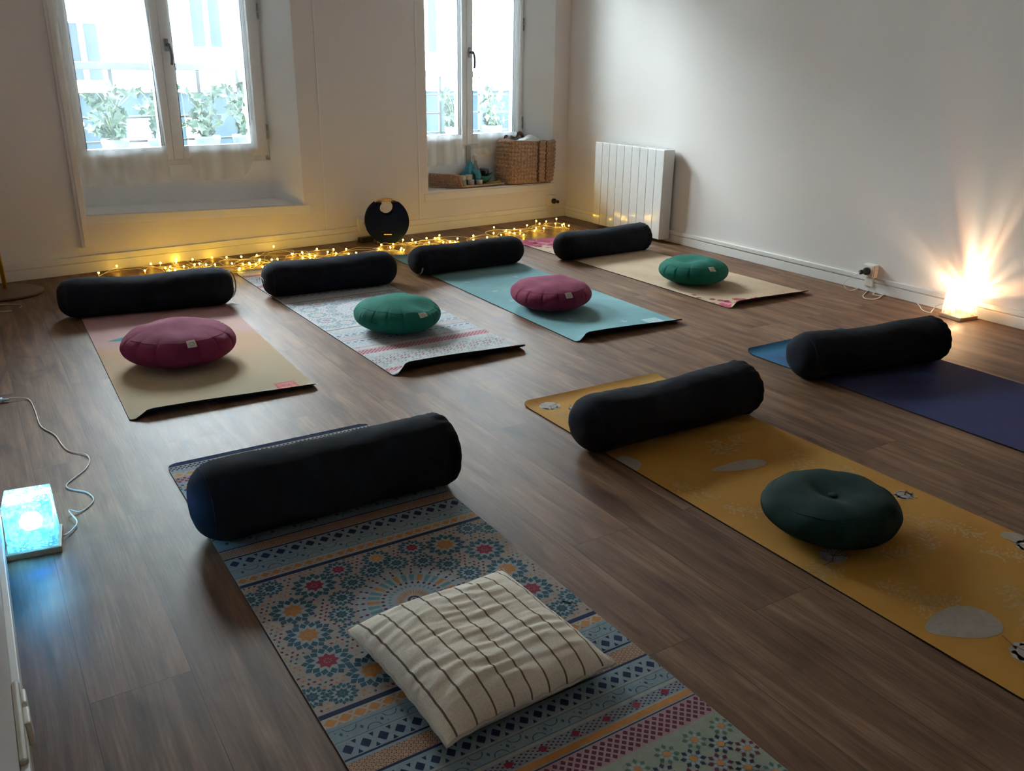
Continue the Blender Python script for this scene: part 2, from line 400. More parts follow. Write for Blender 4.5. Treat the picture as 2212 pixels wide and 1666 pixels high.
# curtains
def curtain(sa_t, sb_t, sa_b, sb_b, zb, label, corner=0.0, ph=0.0, hem=0.03, za=None):
    """sheer panel; sa = left edge, sb = right edge (stations), t top b bottom; corner lifts the bottom right corner"""
    root = thing('sheer_curtain', label, 'curtain', WL((sa_b + sb_b) / 2, -0.17, zb), 0, 'sheer curtains on the casements')
    T = root.matrix_basis.inverted() if False else None
    org = WL((sa_b + sb_b) / 2, -0.17, zb)
    zt = 2.25
    def bot(u):
        d = max(0.0, (u - 0.72) / 0.28); return zb + (za or 0) * (1 - u) + corner * d ** 1.6
    def P(u, v, extra=0):
        zz = bot(u) + (zt - bot(u)) * v; t = (zz - 0.46) / (1.5 - 0.46)
        sa = sa_b + (sa_t - sa_b) * min(t, 1); sb = sb_b + (sb_t - sb_b) * min(t, 1)
        s = sa + (sb - sa) * u
        if corner and v < 0.08 and u > 0.8: s += 0.0
        f = 0.006 * math.sin(u * 17 + ph) * (0.5 + 0.5 * math.sin(3 * v + ph)) + 0.004 * math.sin(u * 41 + 2 * ph + v * 2) + 0.004 * noise.noise(Vector((u * 4, v * 9, ph)))
        return WL(s, -0.165 + f + extra, zz) - org
    b = MB(); b.grid(lambda u, v: P(u, v), 60, 60)
    b.build('sheer_panel', M_SHEER, root, smooth=True, recalc=False)
    b = MB(); b.grid(lambda u, v: P(u, v * hem / (zt - bot(u)), 0.0015), 60, 2)
    b.grid(lambda u, v: P(u * 0.02, v, 0.0015), 2, 40); b.grid(lambda u, v: P(1 - u * 0.02, v, 0.0015), 2, 40)
    b.build('hem', M_HEM, root, smooth=True, recalc=False)
    b = MB(); a_ = WL(sa_t + 0.02, -0.165, zt) - org; c_ = WL(sb_t - 0.02, -0.165, zt) - org
    b.tube([a_, c_], 0.005, 10); b.tube([a_, a_ + Vector((-NL.x, -NL.y, 0)) * 0.04], 0.004, 8); b.tube([c_, c_ + Vector((-NL.x, -NL.y, 0)) * 0.04], 0.004, 8)
    b.build('curtain_rod', M_FRAME, root, smooth=True)
curtain(3.650, 3.165, 3.650, 3.132, 0.472, 'sheer white curtain on the left casement of the larger left window', 0, 0.3, hem=0.215)
curtain(3.040, 2.560, 3.000, 2.560, 0.462, 'sheer white curtain with a raised bottom corner, right casement of left window', 0.19, 1.7, hem=0.215)
curtain(1.315, 0.925, 1.315, 0.930, 0.455, 'sheer white curtain on the left casement of the window above the wicker tray', 0, 2.6, hem=0.22)
curtain(0.785, 0.372, 0.785, 0.372, 0.520, 'sheer white curtain hanging behind the large woven basket', 0, 4.1, hem=0.16)

# ------------------------------------------------------------------ outside
M_FACADE = mat('facade_render', (0.50, 0.51, 0.51), 0.9, 0.05, 3)
M_SHUT = mat('facade_window_glass', (0.012, 0.016, 0.020), 1.0, 0.1, 4, spec=0.0)
M_FWHITE = mat('facade_white', (0.75, 0.76, 0.76), 0.7, 0.03)
M_IRON = mat('painted_iron', (0.02, 0.024, 0.026), 0.5)
rt = thing('facing_building', 'pale rendered building across the street with a shopfront at street level', 'building', WL(2, -8.0, -1.0))
og = WL(2, -8.0, -1.0)
def WLo(s, off, z): return WL(s, off - 8.0, z) - og
MB().wbox(WLo, -9, 16, 0, -0.5, -1.0, 5.2).build('building_wall', M_FACADE, rt)
for s0, za_, zb_ in ((5.1, 0.92, 1.64), (3.4, 0.92, 1.64), (1.69, 0.92, 1.64), (-0.03, 1.38, 2.3), (-1.9, 1.38, 2.3), (-3.8, 1.38, 2.3)):
    f = MB(); f.wbox(WLo, s0 - 0.30, s0 + 0.30, 0.05, 0, za_ - 0.10, za_ - 0.02); f.wbox(WLo, s0 - 0.30, s0 + 0.30, 0.04, 0, zb_ + 0.02, zb_ + 0.12)
    f.wbox(WLo, s0 - 0.035, s0 + 0.035, 0.03, 0, za_, zb_)
    f.build('window_surround', M_FWHITE, rt)
    for sx in (-0.12, 0.12):
        MB().wbox(WLo, s0 + sx - 0.09, s0 + sx + 0.09, 0.02, 0, za_, zb_).build('window_pane', M_SHUT, rt)
MB().wbox(WLo, -9, 16, 0.10, 0, 0.76, 0.86).build('string_course', M_FWHITE, rt)
MB().wbox(WLo, -9, 16, 0.04, 0, -1.0, 0.74).build('shopfront', mat('shopfront_dark', (0.012, 0.018, 0.022), 1.0, spec=0.0), rt)
MB().wbox(WLo, 0.83, 1.29, 0.08, 0.04, -0.4, 0.45).build('shop_panel', mat('shop_panel_blue', (0.025, 0.055, 0.09), 0.5), rt)
MB().wbox(WLo, 0.19, 0.44, 0.05, 0, -1.0, 0.40).build('shop_door', mat('shop_door_cream', (0.30, 0.26, 0.18), 0.6), rt)
for q in range(3):
    b = MB(); b.lathe([(0.001, -0.035), (0.028, -0.025), (0.035, 0), (0.028, 0.025), (0.001, 0.035)], 12, M=Matrix.Translation(WLo((1.87, 1.62, 1.44)[q], 0.12, (0.355, 0.35, 0.375)[q])))
    b.build('shop_lamp', emit('shop_lamp_glow', (1.0, 0.82, 0.55), 12), rt, smooth=True)
st = MB().wbox(WL, -9, 16, -0.5, -8.4, -1.2, -1.0).build('street', mat('street_asphalt', (0.04, 0.04, 0.042), 0.9, 0.15, 8))
st['kind'] = 'structure'

def railing(label, s0, s1, zt, posts, zs):
    o_ = WL((s0 + s1) / 2, -0.75, 0.56)
    Wq = lambda s, off, z: WL(s, off, z) - o_
    t = thing('balcony_railing', label, 'railing', o_)
    MB().wbox(Wq, s0, s1, -0.735, -0.775, zt - 0.048, zt).build('top_rail', mat('rail_wood', (0.05, 0.055, 0.06), 0.6), t, bevel=0.005)
    for z in zs:
        MB().wbox(Wq, s0, s1, -0.75, -0.762, z - 0.007, z + 0.007).build('cross_bar', M_IRON, t)
    for p in posts:
        MB().wbox(Wq, p - 0.012, p + 0.012, -0.745, -0.767, 0.50, zt - 0.04).build('upright', M_IRON, t)
    for sg in (s0 + 0.01, s1 - 0.01):
        MB().wbox(Wq, sg - 0.01, sg + 0.01, OUT, -0.76, 0.50, 0.52).build('wall_bracket', M_IRON, t)
railing('iron balcony railing with a flat top rail outside the left window', 2.15, 3.85, 1.165, (2.426, 2.701, 3.0, 3.262, 3.56), (0.972, 0.823, 0.672))
railing('iron balcony railing with a flat top rail outside the right window', 0.04, 1.40, 1.127, (0.326, 0.734, 1.10, 1.36), (0.942, 0.800, 0.650))

def plant(label, s, off, w, zt, h, seed, n=90):
    rnd = random.Random(seed); o_ = WL(s, off, 0.50)
    t = thing('window_plant', label, 'plant', o_, YAW_L, 'plants behind the balcony railings')
    b = MB(); b.lathe([(0.055, 0.0), (0.07, 0.09), (0.08, 0.17), (0.084, 0.175), (0.084, 0.20), (0.074, 0.20), (0.07, 0.17)], 20)
    b.build('pot', mat('plant_pot', (0.05, 0.07, 0.09), 0.6), t, smooth=True)
    b = MB(); lf = MB()
    for k in range(14):
        a = rnd.uniform(0, 2 * PI); rr = rnd.uniform(0.3, 1) * w
        tip = Vector((math.cos(a) * rr, math.sin(a) * rr * 0.4, h * rnd.uniform(0.45, 1)))
        pts = smooth_path([(0, 0, 0.17), Vector((tip.x * 0.35, tip.y * 0.35, 0.17 + (tip.z - 0.17) * 0.7)), tip], 5)
        b.tube(pts, 0.0025, 5)
        for j in range(n // 14):
            p = pts[min(len(pts) - 1, 2 + int(rnd.random() * (len(pts) - 2)))] + Vector((rnd.uniform(-.03, .03), rnd.uniform(-.02, .02), rnd.uniform(-.02, .03)))
            L_ = rnd.uniform(0.028, 0.05); rot = Matrix.Rotation(rnd.uniform(0, 2 * PI), 4, 'Y') @ Matrix.Rotation(rnd.uniform(-0.8, 0.8), 4, 'X') @ Matrix.Rotation(rnd.uniform(-0.6, 0.6), 4, 'Z')
            out = []
            for q in range(10):   # five-lobed leaf
                ang = -PI / 2 + q * PI / 5; r_ = L_ * (1.0 if q % 2 == 0 else 0.52) * (0.6 if q == 0 else 1)
                out.append(p + (rot @ Vector((math.cos(ang) * r_, 0, math.sin(ang) * r_))).xyz)
            ce_ = p + (rot @ Vector((0, L_ * 0.12, 0))).xyz
            lf.add(out + [ce_], [(q, (q + 1) % 10, 10) for q in range(10)])
    b.build('stems', mat('plant_stem', (0.10, 0.16, 0.06), 0.7), t, smooth=True)
    lf.build('leaves', mat('plant_leaf', (0.02, 0.045, 0.03), 0.5, 0.3, 20), t, recalc=False)
plant('leafy plant behind the left railing, leftmost', 3.32, -0.62, 0.22, 1.0, 0.52, 1)
plant('leafy plant behind the left railing beside the window seam', 3.03, -0.62, 0.20, 1.0, 0.56, 2)
plant('leafy plant seen through the right casement of the left window, left one', 2.72, -0.62, 0.15, 1.0, 0.50, 3)
plant('leafy plant seen through the right casement of the left window, right one', 2.46, -0.62, 0.14, 1.0, 0.56, 4)
plant('leafy plant outside the right window, left of the centre frame', 0.68, -0.62, 0.18, 1.0, 0.52, 5)
plant('leafy plant outside the right window, right of the centre frame', 0.30, -0.62, 0.2, 1.0, 0.50, 6)
for a_, b_, lb in ((2.20, 3.75, 'long ledge under the left balcony railing'), (0.05, 1.4, 'long ledge under the right balcony railing')):
    o = MB().wbox(WL, a_, b_, OUT, -0.80, 0.44, 0.50).build('stone_ledge', M_FACADE); tag(o, lb + ' carrying the plant pots', 'ledge')

# ------------------------------------------------------------------ radiator
def RWc(o_): return lambda s, off, z: WR(s, off, z) - o_
o_ = WR(0.92, 0.07, 0.03)
t = thing('electric_radiator', 'white ribbed electric radiator on the right wall near the corner', 'radiator', o_)
Wq = RWc(o_)
M_RAD = mat('radiator_enamel', (0.78, 0.78, 0.76), 0.13, 0.02, coat=0.3)
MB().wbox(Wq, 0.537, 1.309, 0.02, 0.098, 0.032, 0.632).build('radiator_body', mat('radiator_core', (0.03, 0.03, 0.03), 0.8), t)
edges = [0.533, 0.620] + [0.620 + 0.0868 * k for k in range(1, 8)] + [1.313]
for a, c in zip(edges[:-1], edges[1:]):
    MB().wbox(Wq, a + 0.0019, c - 0.0019, 0.022, 0.115, 0.026, 0.640).build('radiator_fin', M_RAD, t, bevel=0.0022)
MB().wbox(Wq, 1.2995, 1.3145, 0.018, 0.1155, 0.024, 0.6415).build('end_panel', M_RAD, t, bevel=0.003)
for s in (0.66, 1.18): MB().wbox(Wq, s - 0.015, s + 0.015, 0.0, 0.022, 0.30, 0.38).build('wall_bracket', M_METAL, t)

# ------------------------------------------------------------------ sockets and plugs
M_PLATE = mat('socket_plastic', (0.78, 0.74, 0.64), 0.35, 0.03)
M_BLACK = mat('black_plastic', (0.012, 0.012, 0.014), 0.35, 0.1)
M_WHITEC = mat('white_cable', (0.78, 0.74, 0.68), 0.5)
def socket(W, s, z, label, post=True, tall=True, size=0.045, block=0.028):
    o_ = W(s, 0, z); Wq = lambda a, b_, c: W(a, b_, c) - o_
    t = thing('wall_socket', label, 'socket', o_)
    MB().wbox(Wq, s - size, s + size, 0, block, z - size, z + size).build('back_box', M_PLATE, t, bevel=0.004)
    MB().wbox(Wq, s - size * .9, s + size * .9, block, block + 0.008, z - size * .9, z + size * .9).build('face_plate', M_PLATE, t, bevel=0.003)
    n_ = (W(s, 1, z) - W(s, 0, z)); q = Vector((0, 0, 1)).rotation_difference(n_).to_matrix().to_4x4()
    M = Matrix.Translation(W(s, block + 0.008, z) - o_) @ q
    MB().lathe([(0.024, 0), (0.024, 0.004), (0.0215, 0.004), (0.021, 0.0008), (0.0005, 0.0006)], 28, M=M).build('outlet_ring', M_PLATE, t, smooth=False)
    for dx in (-0.0095, 0.0095):
        MB().lathe([(0.0028, 0.0006), (0.0028, 0.0016), (0.0004, 0.0016)], 10, M=M @ Matrix.Translation((dx, 0, 0))).build('pin_hole', M_BLACK, t)
    MB().lathe([(0.0024, 0.0006), (0.0024, 0.010), (0.0004, 0.010)], 10, M=M @ Matrix.Translation((0, 0.010, 0))).build('earth_pin', M_METAL, t)
    if post: MB().wbox(Wq, s - size * .75, s + size * .75, 0, 0.02, 0.03, z - size).build('cable_trunking', M_PLATE, t, bevel=0.003)
    return M
socket(WL, 1.905, 0.112, 'cream wall socket with empty round outlet left of the round speaker')
socket(WL, 0.165, 0.138, 'cream wall socket holding a black plug under the right window')
socket(WR, 2.985, 0.120, 'cream wall socket holding a black plug on the right wall', size=0.037, block=0.034)
def plug(W, s, z, off, label, cable=None, r=0.021, tl=0.05):
    o_ = W(s, off, z)
    t = thing('power_plug', label, 'plug', o_)
    n_ = (W(s, 1, z) - W(s, 0, z)); q = Vector((0, 0, 1)).rotation_difference(n_).to_matrix().to_4x4()
    MB().lathe([(r * .95, 0), (r, 0.004), (r, 0.018), (r * .8, 0.026), (r * .55, 0.030), (r * .52, tl * .75), (r * .62, tl * .8), (r * .62, tl), (r * .5, tl * 1.05), (0.001, tl * 1.05)], 24, M=q).build('plug_body', M_BLACK, t, smooth=True)
    return t, o_
plug(WL, 0.165, 0.138, 0.037, 'black plug in the socket under the right window', tl=0.062)
t, o_ = plug(WR, 2.985, 0.120, 0.043, 'black plug with a white cable on the right wall', tl=0.062)
P = [WR(2.985, 0.108, 0.12), WR(2.97, 0.15, 0.10), WR(2.93, 0.16, 0.05), WR(2.96, 0.13, 0.012), (2.10, 5.02, 0.003), (2.085, 4.93, 0.003), (1.985, 4.77, 0.003), (1.93, 4.68, 0.003), (1.925, 4.61, 0.004), (1.985, 4.62, 0.004), (2.06, 4.72, 0.004), (2.11, 4.78, 0.004),
     (2.09, 4.80, 0.006), (2.00, 4.72, 0.007), (2.02, 4.68, 0.006), (2.13, 4.74, 0.004), (2.18, 4.66, 0.003), (2.16, 4.50, 0.003), (2.135, 4.40, 0.003), (2.15, 4.345, 0.003), (2.175, 4.37, 0.012), (2.185, 4.36, 0.035), (2.205, 4.33, 0.055)]
o = MB().tube(smooth_path(P, 8), 0.0022, 8).build('lamp_cable', M_WHITEC, smooth=True); tag(o, 'thin white cable looping over the floor from wall plug to bright lamp', 'cable')

# ------------------------------------------------------------------ round portable speaker
o_ = WL(1.835, 0.22, 0)
t = thing('portable_speaker', 'round dark blue portable speaker with a gold handle standing by the wall', 'speaker', o_, math.atan2(o_.y, o_.x) - PI / 2 + R(4))
RS = 0.152; TH = 0.055
cz = RS + 0.006
# body outline: circle with a round notch below the handle
def body_outline():
    hole_c, hole_r = Vector((0, RS * 0.60)), RS * 0.31
    out = []
    a0 = R(60)
    for k in range(81):
        a = PI / 2 + a0 / 2 + (2 * PI - a0) * k / 80 - 0.0
        out.append(Vector((RS * math.cos(a), RS * math.sin(a))))
    last = out[-1]; first = out[0]
    # go round the notch from right to left, under the hole
    aR = math.atan2(last.y * 0.72 - hole_c.y, last.x * 0.62); 
    for k in range(25):
        a = R(46) - R(272) * k / 24
        out.append(hole_c + Vector((hole_r * math.cos(a), hole_r * math.sin(a))))
    return out
ol = body_outline()
b = MB(); n = len(ol)
cx = Vector((0, -RS * 0.25))
lay = [(-TH, 0.80), (-TH * 0.9, 0.9), (-TH * 0.4, 0.985), (0, 1.0), (TH * 0.4, 0.985), (TH * 0.9, 0.9), (TH, 0.80)]
for (y, s_) in lay:
    for p in ol:
        d = p.length / RS
        q = p if d < 0.93 else p * (s_ * 0.16 + 0.84)
        b.v.append((q.x, y, q.y + cz))
for i in range(len(lay) - 1):
    for j in range(n): b.f.append((i * n + j, i * n + (j + 1) % n, (i + 1) * n + (j + 1) % n, (i + 1) * n + j)); b.m.append(0)
b.f.append(tuple(range(n))); b.m.append(0); b.f.append(tuple(range((len(lay) - 1) * n, len(lay) * n))); b.m.append(0)
b.build('speaker_body', mat('speaker_fabric', (0.006, 0.011, 0.045), 1.0, 0.2, 400, spec=0.1), t, smooth=False)
b = MB(); pts = []
for k in range(25):
    a = PI / 2 + R(31) - R(62) * k / 24; pts.append((RS * 0.965 * math.cos(a), 0, RS * 0.965 * math.sin(a) + cz))
vs = []; fs = []
for p in pts:
    c = Vector(p); rad = (c - Vector((0, 0, cz))).normalized()
    for (w_, y) in ((-0.0125, -0.030), (0.0065, -0.034), (0.0065, 0.034), (-0.0125, 0.030)): vs.append(c + rad * w_ + Vector((0, y, 0)))
for i in range(24):
    for j in range(4): fs.append((i * 4 + j, i * 4 + (j + 1) % 4, i * 4 + 4 + (j + 1) % 4, i * 4 + 4 + j))
fs += [(0, 1, 2, 3), (96, 97, 98, 99)]
b.add(vs, fs); b.build('handle', mat('speaker_gold', (0.62, 0.42, 0.20), 0.3, 0.05, metallic=0.8), t, bevel=0.003)
MB().box(-0.027, 0.027, -TH - 0.008, -TH - 0.003, cz - RS * 0.58, cz - RS * 0.58 + 0.008).build('nameplate', mat('speaker_gold', (0.62, 0.42, 0.20)), t, bevel=0.001)
for sx in (-1, 1): MB().box(sx * 0.06 - 0.02, sx * 0.06 + 0.02, -0.045, 0.045, 0, 0.035).build('foot', M_BLACK, t, bevel=0.006)
# its power adapter, lying by the socket
o_ = WL(1.93, 0.085, 0)
t = thing('power_adapter', 'small black power adapter on the floor beside the round speaker', 'adapter', o_, YAW_L + R(8))
MB().box(-0.055, 0.055, -0.025, 0.025, 0.0, 0.036).build('adapter_body', M_BLACK, t, bevel=0.008)
MB().tube(smooth_path([(0.05, 0, 0.018), (0.075, -0.01, 0.012), (0.10, -0.05, 0.004), (0.115, -0.09, 0.004)]), 0.0025, 8).build('adapter_cable', M_BLACK, t, smooth=True)
MB().tube(smooth_path([(-0.05, 0, 0.015), (-0.07, -0.005, 0.01), (-0.085, -0.012, 0.004)]), 0.0025, 8).build('mains_cable', M_BLACK, t, smooth=True)

# ------------------------------------------------------------------ ripple lamps
def ripple_glass(name, tint):
    mt, nt, b = nodes_of(name); L = nt.links.new
    nt.nodes.remove(b); out = nt.nodes['Material Output']
    tc = N(nt, 'TexCoord'); vo = N(nt, 'TexVoronoi', Scale=95.0); L(tc.outputs['Object'], vo.inputs['Vector'])
    nz = N(nt, 'TexNoise', Scale=60.0, Detail=2.0); L(tc.outputs['Object'], nz.inputs['Vector'])
    bp = N(nt, 'Bump', Strength=1.0, Distance=0.004); L(vo.outputs['Distance'], bp.inputs['Height'])
    gl = N(nt, 'BsdfGlossy'); gl.inputs['Roughness'].default_value = 0.12; L(bp.outputs[0], gl.inputs['Normal'])
    tl = N(nt, 'BsdfTranslucent'); tl.inputs[0].default_value = rgba(tint); L(bp.outputs[0], tl.inputs['Normal'])
    tr = N(nt, 'BsdfTransparent'); tr.inputs[0].default_value = rgba(tint)
    m1 = N(nt, 'MixShader'); m1.inputs[0].default_value = 0.45; L(tl.outputs[0], m1.inputs[1]); L(gl.outputs[0], m1.inputs[2])
    rr = ramp(nt, nz.outputs['Fac'], [(0.35, (0.25,) * 3), (0.65, (0.75,) * 3)])
    m2 = N(nt, 'MixShader'); L(rr.outputs[0], m2.inputs[0]); L(tr.outputs[0], m2.inputs[1]); L(m1.outputs[0], m2.inputs[2])
    L(m2.outputs[0], out.inputs[0]); return mt
def gobo_light(name, loc, power, stops, axis_a, freq, seed, lo, hi, size=0.012, upbias=0.35, parent=None):
    ld = bpy.data.lights.new(name, 'POINT'); ld.energy = power; ld.shadow_soft_size = size; ld.use_nodes = True
    nt = ld.node_tree; L = nt.links.new; em = nt.nodes['Emission']
    tc = N(nt, 'TexCoord')
    # azimuth in the plane of the wall beside the lamp: streaks spread away from it
    dA = N(nt, 'VectorMath', operation='DOT_PRODUCT'); dA.inputs[1].default_value = axis_a; L(tc.outputs['Normal'], dA.inputs[0])
    dZ = N(nt, 'VectorMath', operation='DOT_PRODUCT'); dZ.inputs[1].default_value = (0, 0, 1); L(tc.outputs['Normal'], dZ.inputs[0])
    cb = N(nt, 'CombineXYZ'); L(dA.outputs['Value'], cb.inputs[0]); L(dZ.outputs['Value'], cb.inputs[1])
    nrm = N(nt, 'VectorMath', operation='NORMALIZE'); L(cb.outputs[0], nrm.inputs[0])
    ad = N(nt, 'VectorMath', operation='ADD'); ad.inputs[1].default_value = (seed, seed * 2.3, 0); L(nrm.outputs[0], ad.inputs[0])
    mul = N(nt, 'VectorMath', operation='MULTIPLY_ADD'); mul.inputs[1].default_value = (0.22, 0.22, 0.22)
    L(tc.outputs['Normal'], mul.inputs[0]); L(ad.outputs[0], mul.inputs[2])
    n1 = N(nt, 'TexNoise', Scale=freq, Detail=3.0, Roughness=0.6); L(mul.outputs[0], n1.inputs['Vector'])
    n2 = N(nt, 'TexNoise', Scale=freq * 0.6, Detail=2.0); 
    ad2 = N(nt, 'VectorMath', operation='ADD'); ad2.inputs[1].default_value = (5, 1, 3); L(mul.outputs[0], ad2.inputs[0]); L(ad2.outputs[0], n2.inputs['Vector'])
    r1 = ramp(nt, n1.outputs['Fac'], [(0.36, (lo,) * 3), (0.5, ((lo + hi) * 0.35,) * 3), (0.68, (hi,) * 3)])
    r2 = ramp(nt, n2.outputs['Fac'], stops)
    up_ = N(nt, 'MapRange'); up_.inputs['From Min'].default_value = -0.05; up_.inputs['From Max'].default_value = 0.65
    up_.inputs['To Min'].default_value = upbias; up_.inputs['To Max'].default_value = 1.0; L(dZ.outputs['Value'], up_.inputs[0])
    ml = N(nt, 'Math', operation='MULTIPLY'); L(r1.outputs[0], ml.inputs[0]); L(up_.outputs[0], ml.inputs[1])
    L(ml.outputs[0], em.inputs['Strength']); L(r2.outputs[0], em.inputs['Color'])
    lo_ = bpy.data.objects.new(name, ld); COL.objects.link(lo_); lo_.location = loc
    if parent: lo_.parent = parent
    return lo_
def ripple_lamp(label, loc, rz, tint, led_col, led_str):
    t = thing('ripple_lamp', label, 'lamp', loc, rz)
    MB().box(-0.063, 0.063, -0.063, 0.063, 0, 0.017).build('wooden_base', mat('lamp_wood', (0.40, 0.25, 0.14), 0.5, 0.15, 60), t, bevel=0.002)
    b = MB(); g0, g1, z0_, z1_ = 0.056, 0.052, 0.018, 0.142
    nn = 12
    def ring(z, g):
        pts = []
        for side in range(4):
            for k in range(nn):
                f = -1 + 2 * k / nn
                x, y = ((f, -1), (1, f), (-f, 1), (-1, -f))[side]
                d = 1 + 0.02 * noise.noise(Vector((x * 5, y * 5, z * 60)))
                pts.append(Vector((x * g * d, y * g * d, z)))
        return pts
    zs = [z0_ + (z1_ - z0_) * k / 14 for k in range(15)]
    rs = [ring(z, g0 + (g1 - g0) * k / 14) for k, z in enumerate(zs)]
    n = 4 * nn
    for r_ in rs: b.v += [tuple(p) for p in r_]
    for i in range(14):
        for j in range(n): b.f.append((i * n + j, i * n + (j + 1) % n, (i + 1) * n + (j + 1) % n, (i + 1) * n + j)); b.m.append(0)
    b.f.append(tuple(range(14 * n, 15 * n))); b.m.append(0); b.f.append(tuple(reversed(range(n)))); b.m.append(0)
    b.build('rippled_glass', ripple_glass('ripple_glass_' + led_str[0], tint), t, smooth=False)
    b = MB(); b.lathe([(0.001, 0.050), (0.020, 0.054), (0.027, 0.070), (0.020, 0.088), (0.001, 0.094)], 20)
    b.build('led_core', emit('led_' + led_str[0], led_col, led_str[1]), t, smooth=True)
    return t
rl = ripple_lamp('glowing warm white rippled glass lamp on a wooden base by the right wall', (2.258, 4.268, 0), R(25), (1, 0.93, 0.8), (1.0, 0.72, 0.42), ('warm', 9))
ax = (UR.x, UR.y, 0)
WARM = [(0.30, (1.0, 0.42, 0.22)), (0.42, (1.0, 0.62, 0.34)), (0.52, (1.0, 0.82, 0.60)), (0.60, (1.0, 0.80, 0.62)), (0.70, (1.0, 0.55, 0.28))]
gobo_light('warm_ripple_light', (2.258, 4.268, 0.095), 4.4, WARM, ax, 3.2, 1.7, 0.12, 2.6, upbias=0.16)
bl = ripple_lamp('rippled glass lamp glowing icy blue on a wooden base beside the left wall', (-1.219, 1.950, 0), R(25), (0.55, 0.88, 1.0), (0.20, 0.62, 1.0), ('blue', 9))
BLUE = [(0.32, (0.04, 0.12, 1.0)), (0.48, (0.05, 0.45, 1.0)), (0.6, (0.35, 0.85, 1.0)), (0.75, (0.9, 0.95, 1.0))]
gobo_light('blue_ripple_light', (-1.219, 1.950, 0.100), 1.9, BLUE, (LWD.x, LWD.y, 0), 3.2, 4.1, 0.1, 2.0, upbias=0.7)
P = [(-1.835, 2.955, 0.012), (-1.777, 2.969, 0.004), (-1.698, 2.866, 0.003), (-1.602, 2.721, 0.003), (-1.516, 2.645, 0.003), (-1.42, 2.53, 0.003), (-1.335, 2.487, 0.004), (-1.297, 2.40, 0.003), (-1.30, 2.278, 0.003), (-1.222, 2.24, 0.003), (-1.180, 2.19, 0.003), (-1.185, 2.126, 0.003), (-1.212, 2.115, 0.012), (-1.165, 2.062, 0.008), (-1.158, 2.02, 0.006), (-1.163, 1.985, 0.008)]
o = MB().tube(smooth_path(P, 8), 0.0019, 8).build('usb_cable', M_WHITEC, smooth=True); tag(o, 'thin white cable snaking over the floor to the icy blue lamp', 'cable')
t = thing('usb_plug', 'small bluish white plug at the end of the left cable, at picture edge', 'plug', (-1.875, 2.935, 0.0), R(20))
MB().box(-0.025, 0.022, -0.011, 0.011, 0.0, 0.016).build('plug_shell', mat('pale_blue_plastic', (0.55, 0.66, 0.80), 0.4), t, bevel=0.003)
MB().tube([(0.02, 0, 0.008), (0.045, 0, 0.008)], [0.006, 0.003], 10).build('strain_relief', mat('pale_blue_plastic', (0.55, 0.66, 0.80)), t, smooth=True)

# ------------------------------------------------------------------ left edge of the picture
o_ = Vector((-2.70, 4.50, 0))
t = thing('floor_stand', 'amber upright rod on a flat round brown base, cut by left edge', 'stand', o_)
MB().lathe([(0.17, 0), (0.18, 0.004), (0.18, 0.010), (0.172, 0.014), (0.02, 0.015)], 48).build('round_base', mat('dark_brown_wood', (0.10, 0.045, 0.025), 0.35, 0.2, 30), t, smooth=False)
MB().tube([(-0.040, 0.070, 0.014), (-0.045, 0.070, 0.30), (-0.050, 0.070, 0.62)], 0.011, 12).build('upright', mat('amber_lacquer', (0.65, 0.36, 0.03), 0.3, metallic=0.3), t, smooth=True)
pts = [(-2.545 + 0.075 * math.cos(a) + 0.0, 4.205 + 0.075 * math.sin(a), 0.004 + 0.002 * math.sin(3 * a)) for a in [2 * PI * k / 40 for k in range(37)]]
o = MB().tube(pts, 0.0035, 8).build('cable_loop', mat('clear_cable', (0.45, 0.42, 0.38), 0.25), smooth=True); tag(o, 'loose ring of clear cable lying on the floor by the left edge', 'cable')
# socket block low on the left wall
o_ = WW(0.80, 0, 0.0); Wq = lambda a, b_, c: WW(a, b_, c) - o_
t = thing('wall_socket', 'boxy cream socket block low on the left wall, bottom left corner', 'socket', o_)
MB().wbox(Wq, 0.63, 0.86, 0.0, 0.014, 0.0, 0.105).build('socket_box', mat('beige_plastic', (0.50, 0.44, 0.34), 0.5), t, bevel=0.006)
MB().wbox(Wq, 0.655, 0.70, 0.012, 0.022, 0.050, 0.100).build('socket_cap', M_PLATE, t, bevel=0.004)
MB().wbox(Wq, 0.71, 0.76, 0.012, 0.024, 0.050, 0.100).build('socket_cap', M_PLATE, t, bevel=0.004)

# ------------------------------------------------------------------ things on the right window's ledge
SZ = 0.2965
M_STRAW = mat('woven_straw', (0.40, 0.25, 0.16), 0.8, 0.30, 60, bump=0.8, bscale=260)
M_STRAWD = mat('woven_straw_dark', (0.14, 0.075, 0.04), 0.85, 0.3, 90)
M_WICK = mat('wicker', (0.36, 0.20, 0.12), 0.7, 0.35, 120, bump=0.6)
o_ = WL(0.365, -0.085, SZ)
t = thing('woven_basket', 'large square woven straw basket holding white cloth on the window ledge', 'basket', o_, YAW_L)
def bask(u, v, grow=0.0, r=None):
    # u round, v up; soft square with slightly flaring walls
    a = 2 * PI * u; ex = 5.0
    c, s_ = math.cos(a), math.sin(a); k = (abs(c) ** ex + abs(s_) ** ex) ** (-1 / ex)
    hw = 0.222 + 0.012 * v + 0.010 * math.sin(PI * v); hd = 0.112 + 0.008 * v
    rows = 11; ph = (v * rows) % 1.0
    bul = 0.0085 * abs(math.sin(PI * v * rows)) + 0.0030 * math.sin(u * 2 * PI * 60 + (int(v * rows) % 2) * PI + v * rows * 3)
    h = 0.325 + 0.012 * math.sin(a * 2 + 1) * v
    return Vector((c * k * (hw + bul + grow), s_ * k * (hd + bul + grow), v * h))
b = MB(); b.grid(lambda u, v: bask(u, v), 240, 66)
b.grid(lambda u, v: bask(u, 1 - v, -0.012) + Vector((0, 0, 0)), 120, 20)
